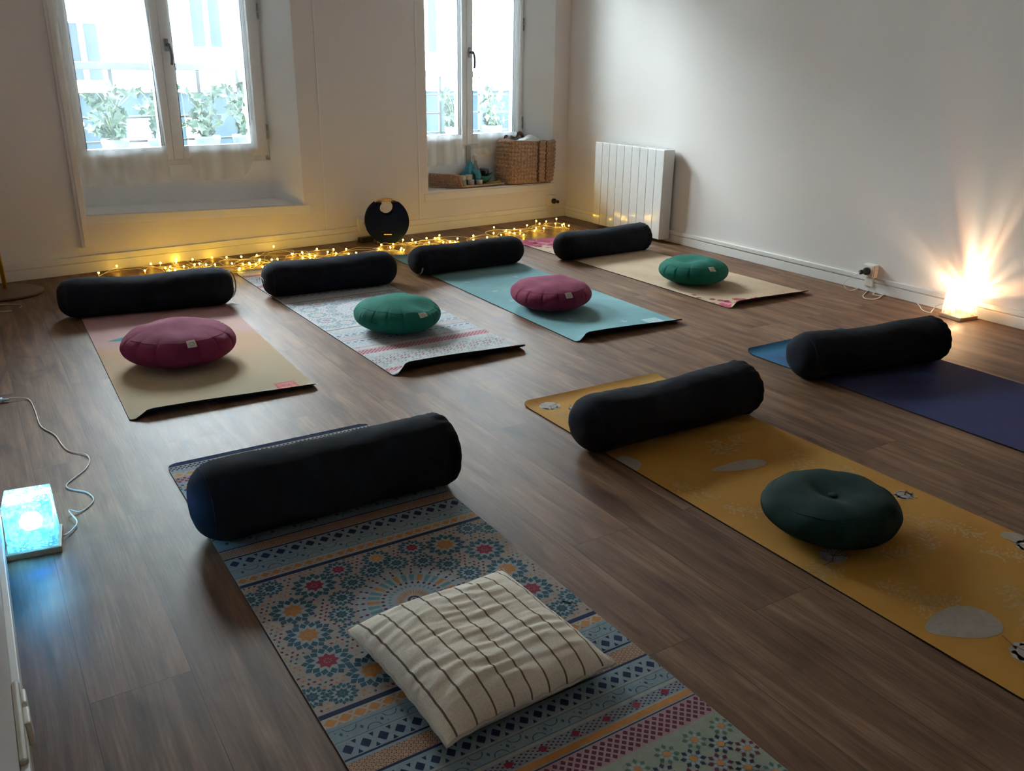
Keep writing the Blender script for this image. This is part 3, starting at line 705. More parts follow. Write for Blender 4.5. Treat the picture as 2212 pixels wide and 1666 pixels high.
b.grid(lambda u, v: bask(u, 1, -0.012 * v) + Vector((0, 0, 0.006 * math.sin(PI * v))), 240, 3)
b.grid(lambda u, v: Vector((bask(u, 0).x * v, bask(u, 0).y * v, 0.003)), 60, 2)
b.build('basket_body', M_STRAW, t, smooth=True)
def strap(x0, side, label=None):
    vs = MB()
    for xx in (x0, x0 + 0.075):
        pts = []
        for k in range(24):
            v = 0.02 + 0.97 * k / 23
            y = side * (bask(0.25 if side > 0 else 0.75, v).y * 1.0 * side + 0.006)
            pts.append((xx + 0.003 * math.sin(k * 1.7), y if side > 0 else y, v * 0.325))
        vs.tube(pts, 0.0075, 8)
    vs.build('strap_edge', M_STRAWD, t, smooth=True)
for x0 in (0.030,): strap(x0, -1)
b = MB(); b.grid(lambda u, v: Vector((0.034 + 0.068 * u, -(abs(bask(0.75, v).y) + 0.007 + 0.003 * math.sin(PI * u) + 0.0015 * math.sin(v * 90 + u * 14)), v * 0.328)), 10, 60); b.build('strap', M_STRAW, t, smooth=True)
b = MB()   # handle loops folded into the top
b.tube(smooth_path([(-0.17, 0.09, 0.315), (-0.15, 0.085, 0.345), (-0.10, 0.09, 0.350), (-0.05, 0.088, 0.338), (-0.02, 0.085, 0.36), (0.0, 0.08, 0.372), (0.03, 0.085, 0.352), (0.05, 0.09, 0.32)], 8), 0.013, 10)
b.build('basket_handle', M_STRAWD, t, smooth=True)
# white cloth in the basket
o = MB(); 
def cloth_fn(u, v):
    x, y = (u - .5) * 0.43, (v - .5) * 0.205
    e = min(1, 6 * min(u, 1 - u)) * min(1, 5 * min(v, 1 - v))
    z = 0.288 + e * (0.025 + 0.022 * noise.noise(Vector((x * 9, y * 12, 2))) + 0.050 * math.exp(-((x - 0.045) ** 2) / 0.006 - (y - 0.0) ** 2 / 0.009) + 0.006 * math.sin(x * 60 + y * 30))
    return Vector((x, y, z))
o.grid(cloth_fn, 60, 36); o.grid(lambda u, v: Vector(((u - .5) * .43, (v - .5) * .205, 0.25)), 2, 2)
c_ = o.build('white_cloth', mat('white_linen', (0.78, 0.80, 0.78), 0.9, 0.04, bump=0.3), smooth=True)
c_.location = o_; c_.rotation_euler = (0, 0, YAW_L); tag(c_, 'folded white cloth heaped inside the large woven basket', 'cloth')
# wicker tray with one high slanted side
A = WL(1.030, -0.015, SZ); Bk = WL(1.215, -0.195, SZ); Cr = WL(0.625, -0.030, SZ); Dr = WL(0.70, -0.205, SZ)
t = thing('wicker_tray', 'low open wicker tray with a slanted high left side on the ledge', 'tray', A)
def along(p, q, k): return p + (q - p) * k
b = MB()
for k in range(7):
    z = 0.010 + 0.012 * k
    top = 0.100
    e0 = 0.0 if k < 1 else 0.02 + 0.07 * (k / 6) ** 1.4
    pts = [along(A, Bk, e0 + (1 - e0) * q / 20) - A + Vector((0, 0, z + 0.0022 * (1 if (q + k) % 2 else -1))) for q in range(21)]
    b.tube(pts, 0.0062, 7)
for q in range(9):
    p = along(A, Bk, 0.06 + q * 0.115) - A; b.tube([p, p + Vector((0, 0, 0.035 + 0.055 * min(1, (q + 1) / 3)))], 0.0035, 6)
b.tube([Vector((0, 0, 0.006)), along(A, Bk, 0.04) - A + Vector((0, 0, 0.03)), along(A, Bk, 0.10) - A + Vector((0, 0, 0.082)), along(A, Bk, 0.3) - A + Vector((0, 0, 0.094)), Bk - A + Vector((0, 0, 0.098))], 0.0075, 8)
b.build('slanted_side', M_WICK, t, smooth=True)
b = MB()
for k in range(6):
    z = 0.010 + 0.013 * k
    b.tube([along(Bk, Dr, q / 24) - A + Vector((0, 0, z + 0.0022 * (1 if (q + k) % 2 else -1))) for q in range(25)], 0.006, 7)
b.build('back_side', M_WICK, t, smooth=True)
b = MB(); b.hexa([p - A + Vector((0, 0, 0.000)) for p in (A, Cr, Dr, Bk)] + [p - A + Vector((0, 0, 0.007)) for p in (A, Cr, Dr, Bk)])
b.build('tray_floor', mat('tray_board', (0.50, 0.33, 0.20), 0.6, 0.12, 40), t)
MB().tube([Vector((0, 0, 0.009)), Cr - A + Vector((0, 0, 0.009))], 0.0055, 8).build('front_lip', mat('tray_board', (0.50, 0.33, 0.20)), t, smooth=True)
# cream pots (small round tins) stacked in the tray
M_TIN = mat('cream_tin', (0.55, 0.50, 0.40), 0.55, 0.06)
def pot(loc, r, h, label, g='small cream pots in the wicker tray'):
    t_ = thing('cream_pot', label, 'pot', loc, 0, g)
    MB().lathe([(r * .9, 0), (r, 0.002), (r, h * .78), (r * .97, h * .80)], 28).build('pot_body', M_TIN, t_, smooth=False)
    MB().lathe([(r * 1.04, h * .78), (r * 1.04, h * .97), (r * .98, h), (r * .3, h * 1.0)], 28).build('pot_lid', M_TIN, t_, smooth=False)
    return t_
zt_ = SZ + 0.0075
pot(WL(0.905, -0.082, zt_), 0.026, 0.040, 'small cream lidded pot at the front right of the tray, lower one')
pot(WL(0.975, -0.090, zt_), 0.026, 0.040, 'small cream lidded pot beside the slanted tray side, lower one')
pot(WL(0.975, -0.092, zt_ + 0.0405), 0.025, 0.034, 'small cream lidded pot stacked on the pot by the slanted side')
pot(WL(0.912, -0.100, zt_ + 0.0405), 0.026, 0.036, 'small cream lidded pot stacked behind the front right one')
pot(WL(0.835, -0.070, zt_), 0.026, 0.038, 'small cream lidded pot half under the hanging blue cloth')
pot(WL(1.030, -0.135, zt_), 0.030, 0.062, 'tall cream lidded pot under the coil of pale cord')
b = MB(); pts = []
for k in range(140):
    a = k * 0.33; r = 0.018 + 0.00022 * k; pts.append((r * math.cos(a), r * math.sin(a), 0.004 + 0.004 * ((k // 20) % 3)))
b.tube(pts, 0.0032, 6); o = b.build('cord_coil', mat('pale_cord', (0.55, 0.49, 0.38), 0.9), smooth=True); o.location = WL(1.030, -0.135, zt_ + 0.0635); tag(o, 'coil of pale cord lying on the tall pot in the wicker tray', 'cord')
# blue cloth
CB = WL(0.885, -0.145, zt_)
def drape(u, v):
    a = 2 * PI * u; h = 0.165 * (1 - v) ** 0.8
    r = 0.013 + 0.050 * v ** 0.85 * (1 + 0.24 * math.sin(3 * a + 0.6) + 0.12 * math.sin(7 * a + 2)) + 0.004 * noise.noise(Vector((a * 2, v * 5, 1)))
    return Vector((r * math.cos(a) * 1.12 + 0.018 * (1 - v), r * math.sin(a) * 0.62, h + 0.006 * math.sin(5 * a) * v + 0.002))
b = MB(); b.grid(drape, 72, 30); b.grid(lambda u, v: Vector((drape(u, 0).x * v + 0.018 * (1 - v), drape(u, 0).y * v, 0.165 + 0.008 * (1 - v * v))), 72, 4)
o = b.build('blue_cloth', mat('cyan_cotton', (0.07, 0.32, 0.42), 0.9, 0.15, 60, bump=0.6), smooth=True); o.location = CB; o.rotation_euler = (0, 0, YAW_L); tag(o, 'bright blue cloth draped in a peak at the tray centre', 'cloth')
o = MB().tube(smooth_path([(0.03, -0.03, 0.11), (0.05, -0.055, 0.08), (0.052, -0.06, 0.04), (0.045, -0.062, 0.02)], 6), [0.020, 0.021, 0.021, 0.022, 0.022, 0.023, 0.023, 0.024, 0.024, 0.024, 0.024, 0.023, 0.022, 0.021, 0.020, 0.019, 0.017, 0.014, 0.008], 12).build('cloth_fold', mat('cyan_cotton', (0.07, 0.32, 0.42)), smooth=True)
o.parent = bpy.data.objects['blue_cloth']
# teal felt bowl, yellow cloth
def bowl_fn(u, v):
    a = 2 * PI * u; w_ = 1 + 0.10 * math.sin(2 * a + 0.8)
    r = (0.028 + 0.045 * math.sin(v * PI / 2)) * w_
    return Vector((r * math.cos(a), r * math.sin(a) * 0.75, 0.058 * v ** 1.5 + 0.010 * v * math.sin(2 * a + 2)))
b = MB(); b.grid(lambda u, v: bowl_fn(u, v), 48, 12); b.grid(lambda u, v: bowl_fn(u, 1 - v) * 0.95 + Vector((0, 0, 0.003)), 48, 12); b.grid(lambda u, v: Vector((bowl_fn(u, 0).x * v, bowl_fn(u, 0).y * v, 0)), 48, 2)
o = b.build('teal_bowl', mat('teal_felt', (0.035, 0.17, 0.17), 0.85, 0.15, 60), smooth=True); o.location = WL(0.765, -0.105, zt_ + 0.012); o.rotation_euler = (0, 0, YAW_L); tag(o, 'soft dark teal bowl between the blue cloth and the basket', 'bowl')
def ycl(u, v):
    x, y = (u - .5) * 0.155, (v - .5) * 0.075
    return Vector((x + y * .4, y, 0.003 + 0.009 * abs(noise.noise(Vector((x * 22, y * 22, 4)))) + 0.010 * max(0, u - .6) * 2 + 0.0))
b = MB(); b.grid(ycl, 30, 16); b.grid(lambda u, v: ycl(u, v) * 0.97 - Vector((0, 0, 0.0025)), 30, 16)
b.grid(lambda u, v: ycl(u * .85 + .05, v * .8 + .1) + Vector((0.01, 0.004, 0.007)), 30, 16)
o = b.build('yellow_cloth', mat('yellow_cotton', (0.50, 0.42, 0.06), 0.9, 0.15, 50), smooth=True); o.location = WL(0.715, -0.055, zt_); o.rotation_euler = (0, 0, YAW_L); tag(o, 'crumpled yellow cloth at the front of the tray by the basket', 'cloth')
# glass bottle with white ball stopper and smoky jar behind
BOT = WL(0.795, -0.175, zt_)
t = thing('glass_bottle', 'slim clear glass bottle with a white round stopper behind the blue cloth', 'bottle', BOT)
def clear_glass(name, tint, d):
    mt, nt, b_ = nodes_of(name); L = nt.links.new; nt.nodes.remove(b_); out = nt.nodes['Material Output']
    tr = N(nt, 'BsdfTransparent'); tr.inputs[0].default_value = rgba(tint); gl = N(nt, 'BsdfGlossy'); gl.inputs['Roughness'].default_value = 0.05
    lw = N(nt, 'LayerWeight'); lw.inputs[0].default_value = d; mx = N(nt, 'MixShader')
    L(lw.outputs['Facing'], mx.inputs[0]); L(tr.outputs[0], mx.inputs[1]); L(gl.outputs[0], mx.inputs[2]); L(mx.outputs[0], out.inputs[0]); return mt
MB().lathe([(0.024, 0), (0.026, 0.003), (0.026, 0.10), (0.022, 0.125), (0.012, 0.145), (0.011, 0.175)], 28).build('bottle_body', clear_glass('bottle_glass', (0.80, 0.84, 0.85), 0.35), t, smooth=True)
MB().lathe([(0.006, 0.165), (0.012, 0.176), (0.017, 0.186), (0.020, 0.198), (0.017, 0.212), (0.009, 0.219), (0.001, 0.221)], 24).build('stopper', mat('milky_white', (0.80, 0.82, 0.82), 0.4), t, smooth=True)
t = thing('smoky_jar', 'smoky grey glass jar behind the bottle, left of the basket', 'jar', WL(0.715, -0.170, zt_))
MB().lathe([(0.036, 0), (0.038, 0.004), (0.038, 0.088), (0.035, 0.094)], 32).build('jar_body', clear_glass('smoky_glass', (0.22, 0.22, 0.24), 0.4), t, smooth=True)
MB().lathe([(0.036, 0.093), (0.036, 0.108), (0.034, 0.110), (0.003, 0.110)], 32).build('jar_lid', mat('grey_lid', (0.20, 0.21, 0.23), 0.4), t)
o = MB().wbox(WL, 0.818, 0.858, -0.205, -0.212, SZ + 0.01, SZ + 0.285).build('grey_card', mat('grey_card', (0.36, 0.35, 0.35), 0.8)); tag(o, 'narrow upright grey card behind the bottle by the window frame', 'card')

# ------------------------------------------------------------------ yoga mats
def suede(name, stops, scale=3.0, var_axis=None, rough=0.9):
    """matt printed suede; stops = colour ramp over a soft noise, var_axis = (axis, from, to) mixes in position along the mat"""
    if name in MATS: return MATS[name]
    mt, nt, b = nodes_of(name); L = nt.links.new
    tc = N(nt, 'TexCoord'); nz = N(nt, 'TexNoise', Scale=scale, Detail=5.0, Roughness=0.6, Distortion=0.4)
    L(tc.outputs['Object'], nz.inputs['Vector']); fac = nz.outputs['Fac']
    if var_axis:
        sp = N(nt, 'SeparateXYZ'); L(tc.outputs['Object'], sp.inputs[0])
        mr = N(nt, 'MapRange'); mr.inputs['From Min'].default_value = var_axis[1]; mr.inputs['From Max'].default_value = var_axis[2]
        L(sp.outputs[var_axis[0]], mr.inputs[0])
        ma = N(nt, 'Math', operation='MULTIPLY_ADD'); ma.inputs[1].default_value = var_axis[3]
        L(nz.outputs['Fac'], ma.inputs[0]); L(mr.outputs[0], ma.inputs[2])
        sb = N(nt, 'Math', operation='SUBTRACT'); sb.inputs[1].default_value = var_axis[3] * 0.5; L(ma.outputs[0], sb.inputs[0]); fac = sb.outputs[0]
    rp = ramp(nt, fac, stops); L(rp.outputs[0], b.inputs['Base Color'])
    b.inputs['Roughness'].default_value = rough; b.inputs['Specular IOR Level'].default_value = 0.35
    n2 = N(nt, 'TexNoise', Scale=700.0, Detail=2.0); L(tc.outputs['Object'], n2.inputs['Vector'])
    bp = N(nt, 'Bump', Strength=0.25, Distance=0.0006); L(n2.outputs['Fac'], bp.inputs['Height']); L(bp.outputs[0], b.inputs['Normal'])
    MATS[name] = mt; return mt
def ink(name, c): return suede('ink_' + name, [(0.3, tuple(x * 0.9 for x in c)), (0.7, tuple(min(1, x * 1.1) for x in c))], 60)
M_RUB = mat('black_rubber', (0.012, 0.012, 0.013), 0.7, 0.2, 80, bump=0.3)

class YogaMat:
    """u across (0..W), v along (0..Lg) from the far edge; local x = u, local y = -v"""
    def __init__(s, label, far_left, ang, W, Lg, base, curl_near=0.0, curl_far=0.010, corner_left_down=True, flop=0.05):
        s.W, s.L, s.cn, s.cf, s.cld, s.flop = W, Lg, curl_near, curl_far, corner_left_down, flop
        v = Vector((math.cos(ang), math.sin(ang)))
        s.root = thing('yoga_mat', label, 'yoga mat', (far_left[0], far_left[1], 0), math.atan2(-v.y, -v.x) - PI / 2, 'yoga mats')
        s.base = base; s.pv = MB(); s.inks = [base]; s.T = 0.0045
        NU, NV = 34, 104
        us = [W * i / NU for i in range(NU + 1)]
        vs = [0.12 * j / 16 for j in range(16)] + [0.12 + (Lg - 0.24) * j / (NV - 32) for j in range(NV - 32)] + [Lg - 0.12 + 0.12 * j / 16 for j in range(17)]
        NV = len(vs) - 1
        top = [[s.P(u, v, s.T) for u in us] for v in vs]; bot = [[s.P(u, v, 0.0006) for u in us] for v in vs]
        n = NU + 1
        s.pv.add([p for r_ in top for p in r_], [(j * n + i, (j + 1) * n + i, (j + 1) * n + i + 1, j * n + i + 1) for j in range(NV) for i in range(NU)])
        b = MB()
        mid = [[s.P(u, v, s.T - 0.0008) for u in us] for v in vs]
        b.add([p for r_ in mid for p in r_], [(j * n + i, (j + 1) * n + i, (j + 1) * n + i + 1, j * n + i + 1) for j in range(NV) for i in range(NU)])
        o2 = len(b.v); b.add([p for r_ in bot for p in r_], [(j * n + i, j * n + i + 1, (j + 1) * n + i + 1, (j + 1) * n + i) for j in range(NV) for i in range(NU)])
        def side(ids): 
            for a, c in zip(ids[:-1], ids[1:]): b.f.append((a, c, c + o2, a + o2)); b.m.append(0)
        side([i for i in range(n)]); side([NV * n + i for i in range(n)]); side([j * n for j in range(NV + 1)]); side([j * n + NU for j in range(NV + 1)])
        b.build('rubber_backing', M_RUB, s.root, smooth=False)
        s.count = 0
    def z(s, u, v):
        z = 0.0
        if s.cn and v > s.L - 0.085:
            k = (v - (s.L - 0.085)) / 0.085
            side = min(1, max(0, u / 0.07)) if s.cld else 1.0
            side = side * side * (3 - 2 * side)
            z += s.cn * k * k * (0.55 + 0.45 * side) * side * (0.8 + 0.2 * math.sin(u * 5 + 1))
        if s.cf and v < 0.06:
            k = (0.06 - v) / 0.06; z += s.cf * k * k
        return z
    def P(s, u, v, h):
        # rounded corners
        r = 0.022
        for cu, cv, su, sv in ((r, r, -1, -1), (s.W - r, r, 1, -1), (r, s.L - r, -1, 1), (s.W - r, s.L - r, 1, 1)):
            du, dv = (u - cu) * su, (v - cv) * sv
            if du > 0 and dv > 0:
                m_ = max(du, dv); d = math.hypot(du, dv); k = m_ / d
                u = cu + su * du * k; v = cv + sv * dv * k
        z = s.z(u, v)
        vv = v
        if s.cn and v > s.L - 0.085: vv = v - z * 0.35
        return Vector((u, -vv, h + z))
    def ink(s, mt):
        if mt not in s.inks: s.inks.append(mt)
        return s.inks.index(mt)
    def poly(s, pts, mt, lay=1):
        pts = [(min(max(u, 0.0008), s.W - 0.0008), min(max(v, 0.0008), s.L - 0.0008)) for u, v in pts]
        h = s.T + 0.00022 * lay
        n = len(s.pv.v); s.pv.v += [tuple(s.P(u, v, h)) for u, v in pts]; s.pv.f.append(tuple(range(n, n + len(pts)))); s.pv.m.append(s.ink(mt))
    def band(s, v0, v1, mt, lay=1, u0=0.0, u1=None):
        u1 = s.W if u1 is None else u1
        nu = max(2, int((u1 - u0) / 0.03)); nv = max(1, int((v1 - v0) / 0.02))
        if v0 < 0.065 or v1 > s.L - 0.09: nv = max(nv, int((v1 - v0) / 0.006) + 1)
        for j in range(nv):
            for i in range(nu):
                a, c = u0 + (u1 - u0) * i / nu, u0 + (u1 - u0) * (i + 1) / nu
                d, e = v0 + (v1 - v0) * j / nv, v0 + (v1 - v0) * (j + 1) / nv
                s.poly([(a, d), (a, e), (c, e), (c, d)], mt, lay)
    def disc(s, u, v, ru, mt, lay=2, n=12, rv=None, rot=0):
        rv = rv or ru; c, s_ = math.cos(rot), math.sin(rot)
        s.poly([(u + ru * math.cos(-2 * PI * k / n) * c - rv * math.sin(-2 * PI * k / n) * s_, v + ru * math.cos(-2 * PI * k / n) * s_ + rv * math.sin(-2 * PI * k / n) * c) for k in range(n)], mt, lay)
    def leafp(s, u, v, ang, l, w, mt, lay=3):   # pointed oval with its base at (u, v)
        c, s_ = math.cos(ang), math.sin(ang)
        pts = [(0, 0), (l * .5, -w), (l, 0), (l * .5, w)]
        s.poly([(u + x * c - y * s_, v + x * s_ + y * c) for x, y in pts][::-1], mt, lay)
    def line(s, pts, w, mt, lay=3):
        for (a, b_) in zip(pts[:-1], pts[1:]):
            du, dv = b_[0] - a[0], b_[1] - a[1]; d = math.hypot(du, dv)
            if d < 1e-9: continue
            nu, nv = -dv / d * w / 2, du / d * w / 2
            s.poly([(a[0] + nu, a[1] + nv), (b_[0] + nu, b_[1] + nv), (b_[0] - nu, b_[1] - nv), (a[0] - nu, a[1] - nv)], mt, lay)
    def lattice(s, v0, v1, bg, fg, rows=1, asp=0.85, lay=1, fill=0.66):
        s.band(v0, v1, bg, lay)
        hgt = (v1 - v0) / rows; wd = hgt * asp; n = int(s.W / wd); wd = s.W / n
        for r_ in range(rows):
            for k in range(n):
                cu, cv = (k + 0.5) * wd, v0 + (r_ + 0.5) * hgt; a, b_ = wd * .5 * fill, hgt * .5 * fill
                s.poly([(cu - a, cv), (cu - a * .45, cv + b_ * .6), (cu, cv + b_), (cu + a * .45, cv + b_ * .6), (cu + a, cv), (cu + a * .45, cv - b_ * .6), (cu, cv - b_), (cu - a * .45, cv - b_ * .6)], fg, lay + 1)
                if rows == 1:
                    for sv in (-1, 1):
                        q = v0 if sv < 0 else v1; e = hgt * .30
                        s.poly([(cu + wd * .5 - a * .45, q + (-sv) * 0.0012), (cu + wd * .5, q - sv * e), (cu + wd * .5 + a * .45, q + (-sv) * 0.0012)][::sv], fg, lay + 1)
        for r_ in range(1, rows):
            for k in range(n + 1):
                cu, cv = k * wd, v0 + r_ * hgt; a, b_ = wd * .5 * fill, hgt * .5 * fill
                s.poly([(cu - a, cv), (cu, cv + b_), (cu + a, cv), (cu, cv - b_)], fg, lay + 1)
    def scroll(s, v0, v1, bg, fg, lay=1):
        s.band(v0, v1, bg, lay); h = v1 - v0
        s.line([(0, v0 + h * .06), (s.W, v0 + h * .06)], 0.0012, fg, lay + 1); s.line([(0, v1 - h * .06), (s.W, v1 - h * .06)], 0.0012, fg, lay + 1)
        wd = h * 1.05; n = int(s.W / wd); wd = s.W / n
        for k in range(n):
            c = (k + .5) * wd; sg = 1 if k % 2 else -1; m_ = (v0 + v1) / 2
            s.leafp(c, m_ + h * .13, -PI / 2, h * .3, h * .10, fg, lay + 1)
            arc = [(c + wd * .5 + wd * .34 * math.cos(t), m_ + sg * h * .36 - sg * h * .34 * math.sin(t)) for t in [PI * q / 8 for q in range(9)]]
            s.line(arc, 0.0018, fg, lay + 1)
            s.disc(c + wd * .22, m_ + h * .22, 0.0016, fg, lay + 1, 6); s.disc(c - wd * .22, m_ - h * .22, 0.0016, fg, lay + 1, 6)
    def finish(s):
        o = s.pv.build('printed_surface', s.inks, s.root, smooth=False, recalc=False)
        return s.root

def moroccan(mt_, K, dv=lambda v: v, seed=5):
    """banded tile print; K = palette, dv maps design position to mat position"""
    rnd = random.Random(seed); W = mt_.W; B = lambda a, b_, k, lay=1: mt_.band(dv(a), dv(b_), K[k], lay)
    B(0.0, 0.018, 'navy'); mt_.lattice(dv(.018), dv(.046), K['cream'], K['navy'], 2, 1.0)
    B(.046, .06, 'blue'); mt_.lattice(dv(.06), dv(.092), K['cream'], K['orange'], 1, 1.0, fill=.8); mt_.lattice(dv(.094), dv(.135), K['pink'], K['maroon'], 2, 0.9)
    B(.135, .145, 'blue')
    B(.145, .34, 'blue')
    for j in range(4):
        for k in range(11):
            star(mt_, (k + .5 * (j % 2) + .3) * .062, dv(.17 + .045 * j), K, .021, ('navy', 'teal')[j % 2], 'maroon' if j % 2 else 'orange')
    mt_.lattice(dv(.345), dv(.40), K['pink'], K['maroon'], 3, 0.9); B(.403, .42, 'orange'); mt_.scroll(dv(.43), dv(.465), K['blue'], K['teal'])
    mt_.lattice(dv(.47), dv(.51), K['blue'], K['navy'], 1); B(.515, .52, 'navy'); mt_.scroll(dv(.525), dv(.58), K['blue'], K['teal'])
    def hexes(v0, v1):
        mt_.band(dv(v0), dv(v1), K['tan'], 1); h = dv(v1) - dv(v0); r_ = h * 0.19
        n = int(W / (r_ * 1.9))
        for j in range(3):
            for k in range(n + 1):
                cu = (k + (.5 if j % 2 else 0)) * W / n; cv = dv(v0) + h * (j + .5) / 3
                for q in range(6):
                    a = q * PI / 3 + .5; mt_.leafp(cu + r_ * .62 * math.cos(a) - .0015, cv + r_ * .62 * math.sin(a), a + PI / 2, r_ * .62, .0011, K['maroon'], 2)
    B(.582, .587, 'navy'); hexes(.589, .626); B(.628, .634, 'navy'); mt_.lattice(dv(.637), dv(.682), K['blue'], K['navy'], 1); mt_.scroll(dv(.685), dv(.730), K['blue'], K['teal'])
    B(.730, .735, 'cream'); mt_.lattice(dv(.735), dv(.758), K['cream'], K['orange'], 1, 1.15, fill=.92); B(.758, .763, 'cream'); B(.763, .776, 'navy')
    # the tiled field
    f0, f1 = .776, 1.281; B(f0, f1, 'field')
    C = (W / 2, (f0 + f1) / 2)
    ros = []
    def rosette(u, v, r, core, ring, petals=12):
        ros.append((u, v, r)); vv = dv(v)
        mt_.disc(u, vv, r * .93, K['pale'], 2, 20)
        for k in range(petals):
            a = 2 * PI * k / petals
            mt_.leafp(u + r * .50 * math.cos(a), vv + r * .50 * math.sin(a), a, r * .42, r * .165, K[ring], 3)
            a += PI / petals
            mt_.leafp(u + r * .72 * math.cos(a), vv + r * .72 * math.sin(a), a, r * .36, r * .15, K[ring], 3)
        mt_.disc(u, vv, r * .50, K['pale'], 3, 14)
        for k in range(8):
            a = 2 * PI * k / 8 + .2; mt_.leafp(u + r * .08 * math.cos(a), vv + r * .08 * math.sin(a), a, r * .42, r * .15, K[core], 4)
        mt_.disc(u, vv, r * .12, K[core], 5, 8)
    for (du, dd, core) in ((-.255, 0, 'orange'), (.255, 0, 'orange'), (-.254, -.104, 'orange'), (.254, -.108, 'red'), (-.252, .104, 'red'), (.258, .104, 'red'),
                           (-.177, -.176, 'red'), (.178, -.180, 'orange'), (-.186, .180, 'orange'), (.180, .180, 'red'), (-.102, -.238, 'red'), (.098, -.238, 'red'), (-.10, .238, 'orange'), (.10, .238, 'orange'), (0, -.238, 'orange'), (0, .238, 'red')):
        if abs(dd) > .21: rosette(C[0] + du, C[1] + math.copysign(.212, dd), .036, core, 'teal')
        else: rosette(C[0] + du, C[1] + dd, .051, core, 'teal')
    for k in range(16):
        a = 2 * PI * (k + .5) / 16; rosette(C[0] + .169 * math.cos(a), C[1] + .169 * math.sin(a), .031, 'teal', 'teal', 12)
    for (u, v) in ((.060, .811), (.006, .834), (.066, 1.243), (.011, 1.223), (W - .012, 1.209), (W - .057, 1.236), (W - .061, .806), (W - .009, .831)):
        rosette(u, v, .031, 'teal', 'teal', 12)
    # great wheel in the middle
    cu, cv = C[0], dv(C[1])
    mt_.disc(cu, cv, .130, K['pale'], 2, 40)
    for k in range(32):
        a = 2 * PI * k / 32
        mt_.leafp(cu + .111 * math.cos(a), cv + .111 * math.sin(a), a, .013, .0036, K['maroon'], 3); mt_.leafp(cu + .126 * math.cos(a), cv + .126 * math.sin(a), a, .011, .003, K['navy'], 3)
        w_ = .0062; l0, l1 = .080, .108
        c, s_ = math.cos(a), math.sin(a)
        mt_.poly([(cu + x * c - y * s_, cv + x * s_ + y * c) for x, y in ((l0, -w_ * .75), (l0, w_ * .75), (l1, w_), (l1, -w_))], K['orange' if k % 3 == 0 else 'teal2'], 3)
        mt_.leafp(cu + .066 * math.cos(a), cv + .066 * math.sin(a), a, .012, .0042, K['maroon'], 4)
        mt_.leafp(cu + .050 * math.cos(a + .1), cv + .050 * math.sin(a + .1), a + .1, .013, .0032, K['teal2'], 4)
        mt_.leafp(cu + .018 * math.cos(a), cv + .018 * math.sin(a), a, .028, .0022, K['orange'], 4)
    mt_.disc(cu, cv, .016, K['maroon'], 5, 12); mt_.disc(cu, cv, .009, K['pale'], 6, 8); mt_.disc(cu, cv, .005, K['navy'], 7, 6)
    # small tiles between the rosettes
    step = .0125; nrow = int((f1 - f0) / step)
    for j in range(nrow):
        for k in range(int(W / step)):
            u = (k + .5 + .5 * (j % 2)) * step; v = f0 + (j + .5) * step
            if u > W - .003: continue
            dc = math.hypot(u - C[0], v - C[1])
            if dc < .139: continue
            ok = True; near = None; nd = 9
            for (a, b_, r_) in ros:
                d = math.hypot(u - a, v - b_)
                if d < r_ * 1.12: ok = False; break
                if d - r_ < nd: nd = d - r_; near = (a, b_)
            if not ok: continue
            edge = dc > .235
            ky = rnd.choice(('orange', 'orange', 'maroon', 'tan', 'teal') if edge else ('maroon', 'red', 'maroon', 'navy', 'tan'))
            a = math.atan2(v - near[1], u - near[0]) + (PI / 2 if (j + k) % 3 else 0)
            l = .0095; mt_.leafp(u - l / 2 * math.cos(a), dv(v) - l / 2 * math.sin(a), a, l, .0033, K[ky], 2)
    B(1.281, 1.294, 'navy'); B(1.294, 1.297, 'cream'); mt_.lattice(dv(1.297), dv(1.322), K['cream'], K['orange'], 1, 1.15, fill=.92); B(1.322, 1.330, 'blue')
    mt_.scroll(dv(1.330), dv(1.368), K['blue'], K['teal']); mt_.lattice(dv(1.370), dv(1.410), K['blue'], K['navy'], 1); B(1.411, 1.416, 'navy'); B(1.416, 1.422, 'blue')
    hexes(1.422, 1.462); B(1.462, 1.468, 'navy'); B(1.468, 1.476, 'blue'); mt_.lattice(dv(1.476), dv(1.512), K['blue'], K['navy'], 1)
    mt_.scroll(dv(1.516), dv(1.553), K['blue'], K['teal']); B(1.553, 1.560, 'cream')
    mt_.lattice(dv(1.560), dv(1.588), K['blue'], K['maroon'], 3, 1.6, fill=.45)
    for k in range(9):
        mt_.poly([(W * (k + .2) / 9, dv(1.574)), (W * (k + .35) / 9, dv(1.583)), (W * (k + .5) / 9, dv(1.574)), (W * (k + .35) / 9, dv(1.565))], K['red'], 3)
    B(1.588, 1.591, 'cream'); B(1.591, 1.606, 'orange'); B(1.606, 1.609, 'blue'); B(1.609, 1.612, 'navy')
    mt_.lattice(dv(1.612), dv(1.667), K['pink'], K['maroon'], 3, 0.95)
    B(1.667, 1.865, 'sage')
    for j in range(5):
        for k in range(-1, 11):
            u = W - .022 - k * .068 + (.034 if j % 2 else 0); v = 1.703 + .0335 * j
            if -.01 < u < W + .01 and not (j in (0, 4) and k % 2 and False):
                star(mt_, u, dv(v), K, .020, ('green', 'navy', 'maroon', 'navy', 'green')[j], 'orange')
    mt_.lattice(dv(1.865), dv(1.925), K['pink'], K['maroon'], 3, 0.95); B(1.925, 1.95, 'blue')
